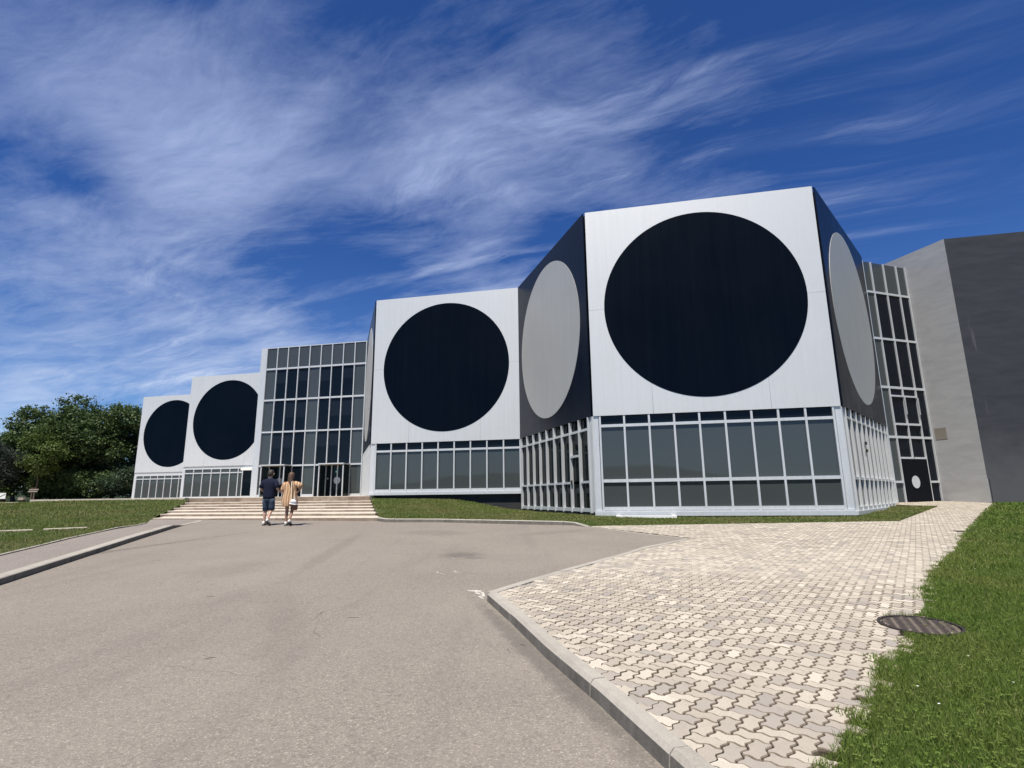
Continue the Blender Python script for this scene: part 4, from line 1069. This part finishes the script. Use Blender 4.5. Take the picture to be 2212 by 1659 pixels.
# --- concrete wing
dk = e(TH + 2 * pi / 3); dr = e(TH)
ZW = 12.42
wing = [K_, K_ + 16 * dr, K_ + 16 * dr + 10 * e(TH + pi / 2), K_ + 9 * dk]
wg = empty('concrete_wing', (0, 0, 0), 0, bd); wg.location = Vector((K_.x, K_.y, -.7)) - wloc(bd)
def quadwall(name, P, Q, z0, z1, th_, m, par):
    d = (Q - P).normalized(); n_ = Vector((-d.y, d.x)) * th_
    pts = [P, Q, Q + n_, P + n_]; return prism(name, pts, z0, z1, m, par)
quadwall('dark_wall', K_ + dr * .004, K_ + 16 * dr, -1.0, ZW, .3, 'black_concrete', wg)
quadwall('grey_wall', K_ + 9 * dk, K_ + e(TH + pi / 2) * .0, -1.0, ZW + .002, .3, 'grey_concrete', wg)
nL = Vector((dk.y, -dk.x)) * -1
quadwall('base_course', K_ + dr * .06 + e(TH - pi / 2) * .05, K_ + 16 * dr + e(TH - pi / 2) * .05, -1.0, .52, .05, 'black_concrete', wg)
quadwall('base_course', K_ + 2.2 * dk + Vector((-.045, -.012)), K_ + Vector((-.045, -.012)) + e(TH - pi / 2) * .05, -1.0, .54, .045, 'grey_concrete', wg)
prism('roof', [K_ + dr * .2 + e(TH + pi / 2) * .2, K_ + 15.9 * dr + e(TH + pi / 2) * .2, K_ + 15.9 * dr + 9 * e(TH + pi / 2), K_ + 8.9 * dk + dr * .5], 11.9, 12.3, 'interior_dark', wg)
P0 = K_ + 1.98 * dk; P1 = K_ + 1.42 * dk
quadwall('repair_patch', P0 + Vector((-.010, -.003)), P1 + Vector((-.010, -.003)), 2.50, 3.07, .01, 'patch_concrete', wg)

# ------------------------------------------------------------------ light well in the grass below the front glazing
lw = empty('light_well', tuple(wF1.pt(1.75, .55, -.82))); tag(lw, 'low white concrete frame of a light well in the grass under the front glazing', 'light well')
for a, b, c, d_ in ((.75, 2.9, .85, 1.0), (.75, .9, .22, .85), (2.75, 2.9, .22, .85)): wF1.box('frame', a, b, c, d_, -.95, -.755, 'white_paint', lw)
for k in range(9): wF1.box('bar', .9, 2.75, .26 + .065 * k, .28 + .065 * k, -.80, -.765, 'aluminium', lw)

# ------------------------------------------------------------------ trees
def tree(name, x, y, z0, height, lobes, m, label, trunk_r=.25, n=16000, leaf=.32, seed=1, trunk_h=None, lean=0, cl=.9, cat='tree'):
    r = np.random.default_rng(seed); o = empty(name, (x, y, z0)); tag(o, label, cat, None)
    # trunk and limbs
    V = []; F = []
    def limb(p0, p1, r0, r1, k=8, bend=.1):
        p0 = Vector(p0); p1 = Vector(p1); rows = 7; i0 = len(V); off_ = Vector((r.uniform(-1, 1), r.uniform(-1, 1), 0)) * (p1 - p0).length * bend
        for i in range(rows):
            t_ = i / (rows - 1); c = p0.lerp(p1, t_) + off_ * sin(pi * t_); rr = r0 + (r1 - r0) * t_
            if i == 0: rr *= 1.25
            for j in range(k): a = 2 * pi * j / k; V.append((c.x + rr * cos(a), c.y + rr * sin(a), c.z + (0 if abs((p1 - p0).normalized().z) > .5 else rr * sin(a))))
        for i in range(rows - 1):
            for j in range(k): a = i0 + i * k + j; b = i0 + i * k + (j + 1) % k; F.append((a, b, b + k, a + k))
    th_ = trunk_h or height * .45
    limb((0, 0, -.3), (lean, 0, th_), trunk_r, trunk_r * .6)
    for q in lobes: limb((lean * .8, 0, th_ * r.uniform(.6, .95)), (q[0] * .8, q[1] * .8, q[2] - q[5] * .2), trunk_r * .45, trunk_r * .12, 6)
    local('trunk', V, F, 'bark', o, True)
    # leaf clumps on and in the lobes
    vol = np.array([q[3] * q[4] * q[5] for q in lobes]) ** .75; vol /= vol.sum()
    Cs = []; tints = []
    ncl = n // 55
    for q, fr in zip(lobes, vol):
        k = max(4, int(ncl * fr)); d = r.normal(size=(k, 3)); d /= np.linalg.norm(d, axis=1)[:, None]
        rad = r.uniform(.45, 1.02, k) ** .6; rad *= 1 + .13 * np.sin(d[:, 0] * 7 + seed) * np.sin(d[:, 2] * 6 + 1.3 * seed)
        Cs.append(np.array(q[:3]) + d * rad[:, None] * np.array(q[3:6])); tints.append(r.uniform(0, 1, k))
    Cs = np.concatenate(Cs); tints = np.concatenate(tints); Cs = Cs[:]; k = len(Cs)
    keep = Cs[:, 2] > .15; Cs = Cs[keep]; tints = tints[keep]; k = len(Cs); per = 55
    size = r.uniform(.35, 1.15, k) * cl
    P = np.repeat(Cs, per, 0) + r.normal(0, 1, (k * per, 3)) * np.repeat(size, per)[:, None] * np.array([.55, .55, .34])
    N = len(P); nrm = r.normal(0, 1, (N, 3)) + np.array([0, 0, .7]); nrm /= np.linalg.norm(nrm, axis=1)[:, None]
    a = np.cross(nrm, r.normal(0, 1, (N, 3))); a /= np.linalg.norm(a, axis=1)[:, None]; b = np.cross(nrm, a); s_ = (leaf * r.uniform(.5, 1.2, N))[:, None] / 2
    Q = np.stack([P - a * s_, P - b * s_ * .6, P + a * s_, P + b * s_ * .6], 1).reshape(-1, 3)
    me = bpy.data.meshes.new('crown'); me.vertices.add(4 * N); me.vertices.foreach_set('co', Q.ravel().astype(np.float32))
    me.loops.add(4 * N); me.loops.foreach_set('vertex_index', np.arange(4 * N, dtype=np.int32)); me.polygons.add(N); me.polygons.foreach_set('loop_start', np.arange(0, 4 * N, 4, dtype=np.int32)); me.update(calc_edges=True)
    T = np.zeros((N, 3)); T[:, 0] = np.clip(np.repeat(tints, per) * .7 + r.uniform(0, .3, N), 0, 1); T[:, 1] = r.uniform(0, 1, N) * np.repeat(np.clip(tints + .25, 0, 1), per)
    at = me.attributes.new('tint', 'FLOAT_VECTOR', 'POINT'); at.data.foreach_set('vector', np.repeat(T, 4, 0).ravel().astype(np.float32))
    me.materials.append(MATS[m]); link('crown', me, o); return o
def lob(r, cx, cz, rx, rz, k, ry=None):
    """irregular crown made of k lobes round a centre"""
    q = np.random.default_rng(r); out = [(cx, 0, cz, rx * .72, (ry or rx) * .72, rz * .78)]
    for i in range(k):
        a = q.uniform(0, 2 * pi); u = q.uniform(-.75, .95); rr = math.sqrt(max(0, 1 - u * u)); s_ = q.uniform(.26, .42)
        out.append((cx + rx * .78 * rr * cos(a), (ry or rx) * .78 * rr * sin(a), cz + rz * .82 * u, rx * s_, rx * s_, rz * s_ * .9))
    return out
tree('plane_tree', -54.2 * 74 / 70, 74, .2, 14, lob(1, 0, 7.4, 6.2, 7.0, 17), 'leaf_green', 'tallest broad green tree, its crown reaching the far left block of the building', .38, 52000, .36, 1)
tree('oak_tree', -59.6 * 71 / 70, 71, .2, 12, lob(2, 0, 6.0, 5.0, 5.8, 13), 'leaf_green', 'rounded green tree in the middle of the group left of the building', .3, 36000, .34, 2)
tree('cypress_oak', -62.6 * 76 / 70, 76, .2, 12, lob(3, 0, 6.4, 3.3, 5.0, 9), 'leaf_dark', 'darker bluish green tree with a small topknot at the upper left of the group', .25, 24000, .34, 3)
tree('young_maple', -60.4 * 66 / 70, 66, .2, 8, lob(4, .3, 5.2, 2.3, 3.0, 8), 'leaf_light', 'slim light green tree with a bare thin trunk in front of the group', .09, 9000, .30, 4, trunk_h=4.2)
tree('pine_tree', -66.2 * 64 / 70, 64, .15, 7, lob(5, -.4, 3.8, 4.4, 2.9, 10), 'leaf_pine', 'low spreading grey green pine at the left edge', .2, 17000, .26, 5)
tree('holm_oak', -50.3 * 76 / 70, 76, .2, 9, lob(6, 0, 4.9, 4.6, 4.8, 10), 'leaf_dark', 'lower dark olive tree partly hidden behind the far left block', .25, 26000, .34, 6)
tree('hedge_shrub', -53.5 * 71 / 70, 71, .15, 3.4, lob(7, 0, 1.6, 4.4, 1.9, 8), 'leaf_green', 'dark dense shrub under the trees beside the far left block', .08, 22000, .28, 7, cat='shrub')
tree('hedge_shrub', -58.6 * 69 / 70, 69.5, .15, 3, lob(8, 0, 1.5, 3.2, 1.6, 6), 'leaf_green', 'dark shrub in deep shade behind the thin bare trunk', .08, 15000, .28, 8, cat='shrub')
tree('hedge_shrub', -63.9 * 72 / 70, 72, .1, 3, lob(9, 0, 1.5, 2.6, 1.4, 6), 'leaf_light', 'pale shrub just behind the white banner', .08, 5000, .28, 9, cat='shrub')
tree('oak_tree', -75, 82, .2, 9, lob(10, 0, 5.5, 5, 4.2, 9), 'leaf_dark', 'dark tree farther left behind the pine', .3, 12000, .4, 10)
tree('hedge_shrub', -48.6, 70.5, .1, 3, lob(11, 0, 2.2, 3.0, 2.2, 7), 'leaf_dark', 'dark shrub pressed against the corner of the far left block', .08, 8000, .3, 11, cat='shrub')
# banner, box and sign post at the far left
fy = 58
bn = empty('banner', (-64.05 * fy / 70, fy, .05)); tag(bn, 'small white and green banner on two stakes at the left edge of the picture', 'banner')
o = link('sheet', unitbox(1.2, .02, .60, 'white_board'), bn); o.location = (-.3, 0, .55)
for s_ in (-1, 1): o = link('stake', unitbox(.04, .04, 1.0, 'iron_frame'), bn); o.location = (-.3 + .6 * s_, .03, .35)
V = [(-.75, -.013, .30), (-.5, -.013, .62), (-.3, -.013, .48), (.05, -.013, .66), (.28, -.013, .78), (.28, -.013, .70), (.0, -.013, .54), (-.3, -.013, .38), (-.5, -.013, .50), (-.66, -.013, .28)]
local('stripe', V, [(0, 1, 8, 9), (1, 2, 7, 8), (2, 3, 6, 7), (3, 4, 5, 6)], 'lawn_ground', bn)
bx = empty('junction_box', (-61.6 * fy / 70, fy, .02)); tag(bx, 'small beige junction box standing on the ground below the pine', 'box')
o = link('body', unitbox(.55, .3, .36, 'beige_box'), bx); o.location = (0, 0, .22)
o = link('lid', unitbox(.60, .34, .04, 'patch_concrete'), bx); o.location = (0, 0, .42)
ps = empty('sign_post', (-60.3 * 60 / 70, 60, .0)); tag(ps, 'slim wooden signpost with two short boards in the shade of the trees', 'signpost')
for q in (-.14, .14): o = link('post', unitbox(.09, .09, 1.5, 'bark'), ps); o.location = (q, 0, .72)
for q, z in ((0.1, 1.25), (.0, 1.05)): o = link('board', unitbox(1.0, .04, .13, 'beige_box'), ps); o.location = (q, -.07, z)

# ------------------------------------------------------------------ people
def skin_body(name, J, Eg, Rr, m, parent, root='pelvis', sub=2):
    keys = list(J); ix = {k: i for i, k in enumerate(keys)}
    me = bpy.data.meshes.new(name); me.from_pydata([J[k] for k in keys], [(ix[a], ix[b]) for a, b in Eg], [])
    o = bpy.data.objects.new(name, me); COL.objects.link(o); md = o.modifiers.new('s', 'SKIN'); md.use_smooth_shade = True
    for k in keys:
        sv = me.skin_vertices[0].data[ix[k]]; rr = Rr[k]; sv.radius = rr if isinstance(rr, tuple) else (rr, rr)
    me.skin_vertices[0].data[ix[root]].use_root = True
    sb = o.modifiers.new('u', 'SUBSURF'); sb.levels = sub; sb.render_levels = sub
    dg_ = bpy.context.evaluated_depsgraph_get(); nm = bpy.data.meshes.new_from_object(o.evaluated_get(dg_)); bpy.data.objects.remove(o)
    nm.materials.clear(); nm.materials.append(MATS[m]); nm.polygons.foreach_set('use_smooth', [True] * len(nm.polygons)); return link(name, nm, parent)
def loft(rings, n=24, cap0=True, cap1=True, fn=None):
    """rings: (cx, cy, cz, rx, ry, tilt-x, tilt-y)"""
    V = []; F = []
    for q, (cx, cy, cz, rx, ry, *tl_) in enumerate(rings):
        tx, ty = (tl_ + [0, 0])[:2]
        for i in range(n):
            a = 2 * pi * i / n; k = fn(q / (len(rings) - 1), a) if fn else 1
            x = rx * cos(a) * k; y = ry * sin(a) * k; V.append((cx + x, cy + y, cz + x * tx + y * ty))
    for q in range(len(rings) - 1):
        for i in range(n): a = q * n + i; b = q * n + (i + 1) % n; F.append((a, b, b + n, a + n))
    if cap0: F.append(tuple(range(n))[::-1])
    if cap1: F.append(tuple(len(V) - n + i for i in range(n)))
    return V, F
def tube(pts, radii, n=12):
    V = []; F = []; pts = [Vector(p) for p in pts]
    for i, p in enumerate(pts):
        d = (pts[min(i + 1, len(pts) - 1)] - pts[max(i - 1, 0)]).normalized(); u = d.cross(Vector((0, 1, 0)) if abs(d.y) < .9 else Vector((1, 0, 0))).normalized(); v = d.cross(u)
        for j in range(n): a = 2 * pi * j / n; q = p + (u * cos(a) + v * sin(a)) * radii[i]; V.append(tuple(q))
    for i in range(len(pts) - 1):
        for j in range(n): a = i * n + j; b = i * n + (j + 1) % n; F.append((a, b, b + n, a + n))
    F.append(tuple(range(n))[::-1]); F.append(tuple(len(V) - n + i for i in range(n))); return V, F
def join(*parts):
    V = []; F = []
    for v, f in parts: k = len(V); V += list(v); F += [tuple(i + k for i in g) for g in f]
    return V, F
def hand(J, Eg, Rr, sd, wrist, palm, dirn, curl):
    """palm plus four fingers and a thumb as branches of the body skeleton"""
    w = Vector(J[wrist]); d = Vector(dirn).normalized(); side_ = d.cross(Vector(curl)).normalized(); c = Vector(curl).normalized()
    J[palm] = tuple(w + d * .055); Rr[palm] = (.030, .016); Eg.append((wrist, palm))
    for k, (o_, L) in enumerate(((-.027, .062), (-.009, .072), (.009, .068), (.026, .055))):
        b = '%s_f%d' % (sd, k); J[b + 'a'] = tuple(w + d * .095 + side_ * o_); J[b + 'b'] = tuple(w + d * (.095 + L * .5) + side_ * o_ * 1.1 + c * .012); J[b + 'c'] = tuple(w + d * (.095 + L * .8) + side_ * o_ * 1.1 + c * .034)
        for q, r_ in (('a', .0095), ('b', .009), ('c', .0075)): Rr[b + q] = r_
        Eg += [(palm, b + 'a'), (b + 'a', b + 'b'), (b + 'b', b + 'c')]
    b = sd + '_t'; J[b + 'a'] = tuple(w + d * .035 - side_ * .034 + c * .008); J[b + 'b'] = tuple(w + d * .07 - side_ * .052 + c * .022); Rr[b + 'a'] = .011; Rr[b + 'b'] = .009; Eg += [(palm, b + 'a'), (b + 'a', b + 'b')]
def figure(parent, H, arms, legs, m, female=False):
    k = H / 1.8; sw = .185 if not female else .165; hw = .095 if not female else .10
    J = {'pelvis': (0, 0, .95), 'waist': (0, 0, 1.10), 'chest': (0, .01, 1.32), 'neckb': (0, 0, 1.49), 'neck': (0, .012, 1.555), 'head': (0, .03, 1.655), 'crown': (0, .025, 1.735), 'chin': (0, .075, 1.60)}
    R = {'pelvis': (.155, .105), 'waist': (.135, .095), 'chest': (.155, .105), 'neckb': (.07, .06), 'neck': .056, 'head': (.078, .092), 'crown': (.058, .068), 'chin': .045}
    if female: R['waist'] = (.115, .085); R['chest'] = (.135, .1); R['neckb'] = (.055, .05); R['neck'] = .047
    Eg = [('pelvis', 'waist'), ('waist', 'chest'), ('chest', 'neckb'), ('neckb', 'neck'), ('neck', 'head'), ('head', 'crown'), ('head', 'chin')]
    for s_, sd in ((-1, 'l'), (1, 'r')):
        J[sd + 'sh'] = (s_ * sw, 0, 1.44); R[sd + 'sh'] = .058 if not female else .048; el, wr, hd, curl = arms[sd]
        J[sd + 'el'] = el; R[sd + 'el'] = .042 if not female else .036; J[sd + 'wr'] = wr; R[sd + 'wr'] = (.028, .022)
        Eg += [('chest', sd + 'sh'), (sd + 'sh', sd + 'el'), (sd + 'el', sd + 'wr')]
        hand(J, Eg, R, sd, sd + 'wr', sd + 'palm', hd, curl)
        kn, an, to = legs[sd]; J[sd + 'hip'] = (s_ * hw, 0, .90); R[sd + 'hip'] = .095; J[sd + 'kn'] = kn; R[sd + 'kn'] = .058
        cf = Vector(kn).lerp(Vector(an), .32) + Vector((0, -.018, 0)); J[sd + 'calf'] = tuple(cf); R[sd + 'calf'] = .056; J[sd + 'an'] = an; R[sd + 'an'] = .034; J[sd + 'to'] = to; R[sd + 'to'] = (.036, .026)
        Eg += [('pelvis', sd + 'hip'), (sd + 'hip', sd + 'kn'), (sd + 'kn', sd + 'calf'), (sd + 'calf', sd + 'an'), (sd + 'an', sd + 'to')]
    return skin_body('body', J, Eg, R, m, parent)
def shoe(name, an, to, parent, ms='shoe_white'):
    """low sneaker from heel to toe, with its sole as a sub-part"""
    a = Vector(an); t_ = Vector(to); d = (t_ - a); pitch = atan2(t_.z - (a.z - .065), hypot(d.x, d.y)); yaw = atan2(d.y, d.x)
    L = .29; rows = ((-.085, .026, .085, .0), (-.06, .040, .105, 0), (-.01, .042, .115, 0), (.05, .046, .085, 0), (.11, .052, .062, 0), (.165, .046, .050, 0), (.195, .022, .034, 0))
    V = []; F = []; n = 12
    for x, w, hgt, _ in rows:
        for i in range(n):
            q = 2 * pi * i / n; V.append((x, w * cos(q), max(0, hgt / 2 + hgt / 2 * sin(q)) + .022))
    for r_ in range(len(rows) - 1):
        for i in range(n): p = r_ * n + i; q = r_ * n + (i + 1) % n; F.append((p, p + n, q + n, q))
    F.append(tuple(range(n))); F.append(tuple(len(V) - n + i for i in range(n))[::-1])
    S_ = [(-.09, .03), (-.06, .044), (.05, .047), (.12, .055), (.17, .047), (.20, .02)]; P = [(x, w) for x, w in S_] + [(x, -w) for x, w in S_[::-1]]; k = len(P)
    SV = [(x, y, 0) for x, y in P] + [(x, y, .026) for x, y in P]; SF = [(i, (i + 1) % k, k + (i + 1) % k, k + i)[::-1] for i in range(k)] + [tuple(range(k)), tuple(range(k, 2 * k))[::-1]]
    M = Matrix.Rotation(yaw, 4, 'Z') @ Matrix.Rotation(-pitch, 4, 'Y')
    o = local(name, V, F, ms, parent, True); o.matrix_local = Matrix.Translation(a - Vector((0, 0, .075 * 1))) @ M @ Matrix.Translation((0, 0, -.012))
    s_ = local('sole', SV, SF, 'sole_dark', o); return o

# the man
mx_, my_ = -8.09, 18.50
man = empty('person', (mx_, my_, float(zr(mx_, my_)) + .004), radians(-6)); tag(man, 'person in a navy t-shirt and dark denim shorts walking away towards the steps', 'person')
armsM = {'l': ((-.285, -.045, 1.17), (-.235, .17, 1.06), (.25, 1, .05), (.5, 0, -.8)), 'r': ((.30, -.05, 1.18), (.255, .16, 1.09), (-.3, 1, .05), (-.5, 0, -.8))}
legsM = {'l': ((-.105, .05, .50), (-.115, .015, .095), (-.135, .14, .04)), 'r': ((.105, .045, .51), (.115, -.20, .175), (.125, -.10, .06))}
figure(man, 1.8, armsM, legsM, 'skin_light')
fold = lambda q, a: 1 + .02 * sin(5 * a + q * 9) * (1 - q) + .012 * sin(9 * a - q * 14)
tor = loft([(0, 0, .86, .195, .135), (0, 0, .93, .198, .14), (0, 0, 1.05, .192, .135), (0, 0, 1.18, .198, .135), (0, 0, 1.30, .215, .14), (0, 0, 1.40, .225, .132), (0, 0, 1.46, .205, .11), (0, 0, 1.50, .13, .085), (0, .005, 1.525, .075, .07)], 28, fn=fold)
sl_ = tube([(-.16, 0, 1.445), (-.215, -.01, 1.38), (-.255, -.03, 1.28), (-.275, -.04, 1.20)], [.075, .082, .080, .078]); sr_ = tube([(.16, 0, 1.445), (.22, -.01, 1.38), (.265, -.03, 1.28), (.288, -.045, 1.20)], [.075, .082, .080, .078])
local('shirt', *join(tor, sl_, sr_), 'navy_cloth', man, True)
hip = loft([(0, 0, .76, .17, .12), (0, 0, .84, .18, .128), (0, 0, .92, .178, .126), (0, 0, .97, .17, .12)], 24)
l1 = tube([(-.088, 0, .86), (-.095, .01, .74), (-.103, .035, .60), (-.107, .045, .47)], [.112, .108, .100, .094]); l2 = tube([(.088, 0, .86), (.095, .01, .74), (.103, .03, .60), (.106, .03, .475)], [.112, .108, .100, .094])
local('shorts', *join(hip, l1, l2), 'denim', man, True)
hr = loft([(0, -.005, 1.585, .055, .045), (0, -.008, 1.62, .082, .085), (0, .008, 1.67, .093, .108), (0, .02, 1.72, .094, .108), (0, .028, 1.765, .084, .096), (0, .03, 1.80, .058, .066), (0, .03, 1.812, .02, .03)], 22, fn=lambda q, a: 1 + .05 * sin(a * 7 + q * 11) + .03 * sin(a * 13))
local('hair', *hr, 'hair_dark', man, True)
for s_ in (-1, 1): local('ear', *loft([(s_ * .092, .035, 1.635, .008, .012), (s_ * .098, .035, 1.65, .012, .02), (s_ * .1, .035, 1.675, .012, .022), (s_ * .094, .035, 1.69, .006, .012)], 10), 'skin_light', man, True)
# face (turned away): nose, eyes, mouth
fc = join(loft([(0, .128, 1.62, .012, .014), (0, .122, 1.64, .013, .012), (0, .112, 1.672, .007, .007)], 8)); local('nose', *fc, 'skin_light', man, True)
for s_ in (-1, 1): local('eye', *loft([(s_ * .032, .110, 1.668, .012, .006), (s_ * .032, .112, 1.674, .014, .008), (s_ * .032, .110, 1.68, .010, .005)], 8), 'sole_dark', man, True)
local('mouth', *loft([(0, .108, 1.588, .018, .008), (0, .112, 1.594, .024, .008), (0, .108, 1.60, .018, .006)], 10), 'skin_tan', man, True)
shoe('shoe', (-.115, .015, .095), (-.135, .14, .045), man); shoe('shoe', (.115, -.20, .175), (.125, -.08, .045), man)

# the woman
wx, wy = -7.33, 18.34
wm = empty('person', (wx, wy, float(zr(wx, wy)) + .004), radians(4)); wm.scale = (.95, .95, .95)
tag(wm, 'person with long brown hair in a loose tan striped tunic, one hand on the hip', 'person')
armsW = {'l': ((-.235, .0, 1.13), (-.265, .03, .90), (-.05, .1, -1), (.9, 0, 0.1)), 'r': ((.40, -.06, 1.30), (.235, .0, 1.10), (-.7, .15, -.6), (-.2, 1, 0))}
legsW = {'l': ((-.08, .05, .50), (-.085, .03, .095), (-.10, .15, .04)), 'r': ((.09, .05, .50), (.085, -.15, .16), (.09, -.04, .05))}
figure(wm, 1.8, armsW, legsW, 'skin_tan', True)
pleat = lambda q, a: 1 + (.075 * (1 - q) ** .7) * sin(11 * a + q * 2) + .03 * (1 - q) * sin(19 * a)
dr_ = loft([(.01, -.01, .66, .225, .17, .16, .0), (.01, -.01, .74, .25, .185, .12), (0, 0, .86, .25, .18, .05), (0, 0, .98, .235, .165), (0, 0, 1.10, .215, .15), (0, 0, 1.22, .205, .14), (0, 0, 1.34, .205, .132), (0, 0, 1.43, .19, .115), (0, 0, 1.48, .12, .08), (0, .005, 1.51, .075, .062)], 56, fn=pleat, cap0=False)
s1_ = tube([(-.14, 0, 1.43), (-.205, 0, 1.36), (-.235, 0, 1.24), (-.245, .01, 1.13)], [.075, .088, .092, .098], 16); s2_ = tube([(.13, 0, 1.43), (.21, -.02, 1.395), (.31, -.04, 1.345), (.385, -.055, 1.30)], [.075, .092, .105, .10], 16)
Vd, Fd = join(dr_, s1_, s2_); me = mesh('dress', Vd, Fd, 'striped_dress', True); at = me.attributes.new('tint', 'FLOAT_VECTOR', 'POINT')
at.data.foreach_set('vector', np.array([(v[0] * (1 + .25 * (1.5 - v[2])) + .02 * sin(v[2] * 9), 0, 0) for v in Vd]).ravel()); link('dress', me, wm)
hr = loft([(.05, -.095, 1.20, .02, .015), (.045, -.10, 1.26, .045, .028), (.035, -.10, 1.36, .060, .035), (.02, -.085, 1.46, .070, .045), (.0, -.055, 1.55, .082, .065), (0, -.015, 1.62, .096, .10), (0, .01, 1.68, .104, .118), (0, .022, 1.735, .100, .112), (0, .026, 1.785, .078, .088), (0, .026, 1.815, .03, .04)], 24, fn=lambda q, a: 1 + .05 * sin(a * 8 + q * 9) + .03 * sin(a * 15))
local('hair', *hr, 'hair_brown', wm, True)
local('hair_strand', *tube([(-.07, -.02, 1.66), (-.085, -.02, 1.58), (-.075, -.03, 1.5), (-.06, -.06, 1.42)], [.02, .028, .022, .008], 8), 'hair_brown', wm, True)
local('nose', *loft([(0, .126, 1.62, .011, .013), (0, .12, 1.64, .011, .011), (0, .11, 1.67, .006, .006)], 8), 'skin_tan', wm, True)
for s_ in (-1, 1): local('eye', *loft([(s_ * .03, .108, 1.666, .012, .006), (s_ * .03, .11, 1.672, .014, .008), (s_ * .03, .108, 1.678, .010, .005)], 8), 'sole_dark', wm, True)
local('mouth', *loft([(0, .106, 1.588, .016, .008), (0, .11, 1.594, .022, .008), (0, .106, 1.60, .016, .006)], 10), 'skin_light', wm, True)
shoe('shoe', (-.085, .03, .095), (-.10, .15, .045), wm); shoe('shoe', (.085, -.15, .16), (.09, -.03, .045), wm)
# shoulder bag with its strap, and a white hat hanging on it
bx0 = Vector((wx + .20, wy - .10, float(zr(wx, wy)) + .62)); bag = empty('shoulder_bag', bx0); tag(bag, 'brown woven bag hanging on a cream strap from the shoulder of the walking person', 'bag')
Vb, Fb_ = loft([(0, 0, -.13, .095, .045), (0, 0, -.08, .115, .058), (0, 0, 0, .115, .06), (0, 0, .08, .10, .05), (0, 0, .11, .085, .03)], 20); local('body', Vb, Fb_, 'woven_brown', bag, True)
def band(pts, w):
    V = []; F = []
    for p in pts:
        for dx, dy in ((-w / 2, 0), (w / 2, 0), (w / 2, -.006), (-w / 2, -.006)): V.append((p[0] + dx, p[1] + dy, p[2]))
    for i in range(len(pts) - 1):
        for j in range(4): a = i * 4 + j; b = i * 4 + (j + 1) % 4; F.append((a, b, b + 4, a + 4))
    return V, [f[::-1] for f in F] + [(0, 1, 2, 3), tuple(len(V) - 1 - i for i in range(4))]
local('strap', *band([(-.06, -.05, .10), (-.075, -.085, .30), (-.09, -.08, .50), (-.105, -.055, .68), (-.115, -.03, .775), (-.115, .06, .815)], .024), 'strap_cream', bag)
local('strap', *band([(.04, -.01, .10), (.03, -.05, .22), (.0, -.03, .35)], .018), 'dot_white', bag)
hat = empty('hat', (bx0.x - .01, bx0.y - .075, bx0.z + .125)); hat.rotation_euler = (radians(18), radians(10), 0)
tag(hat, 'white cloth hat clipped to the brown bag at the hip', 'hat')
local('brim', *loft([(0, 0, -.055, .135, .07), (0, 0, -.045, .132, .07), (0, 0, -.03, .10, .055)], 28, fn=lambda q, a: 1 + .05 * sin(5 * a)), 'hat_white', hat, True)
local('crown', *loft([(0, 0, -.03, .10, .056), (0, 0, .02, .105, .06), (0, 0, .06, .09, .052), (0, 0, .085, .05, .03)], 24), 'hat_white', hat, True)

ek = empty('sunken_edging', (-14.5, 16.5, float(zlawnL(-14.5, 16.5)))); tag(ek, 'pale broken edging strip half buried in the grass at the left edge', 'edging')
for ln in ([(-15.9, 15.9), (-15.0, 16.25), (-14.1, 16.55)], [(-13.95, 16.75), (-13.4, 17.0), (-13.0, 17.2)], [(-17.6, 17.7), (-16.6, 18.0)]):
    stones('edging_stone', ek, ln, .07, lambda x, y: zlawnL(x, y) + .045, lambda x, y: zlawnL(x, y) - .1, 'step_stone', 1.0, side=1, ch=.01)
# a few twigs and dry leaves on the asphalt
for x, y, L, a, lb in ((-4.15, 7.8, .10, .2, 'tiny dark twig on the asphalt nearest the left pavement kerb'), (-2.75, 5.25, .08, .4, 'small dry twig on the open asphalt left of the kerb corner'), (.05, 5.55, .06, -.6, 'shortest dry twig, on the asphalt near the kerb of the block paving'), (-1.9, 6.6, .14, .1, 'longest dry twig, on the asphalt nearest the kerb corner')):
    tw = mobj('twig', *tube([(x, y, float(zr(x, y)) + .004), (x + L * .5 * cos(a), y + L * .5 * sin(a) + .01, float(zr(x, y)) + .007), (x + L * cos(a), y + L * sin(a), float(zr(x, y + L * sin(a))) + .003)], [.002, .0025, .0015], 5), 'bark')
    tag(tw, lb, 'twig', 'twigs scattered on the asphalt')

# ------------------------------------------------------------------ lift everything so that the ground under the camera is zero
for o in S.objects:
    if o.parent is None: o.location.z += 1.6
print('pavers single', cnt, 'objects', len(S.objects))
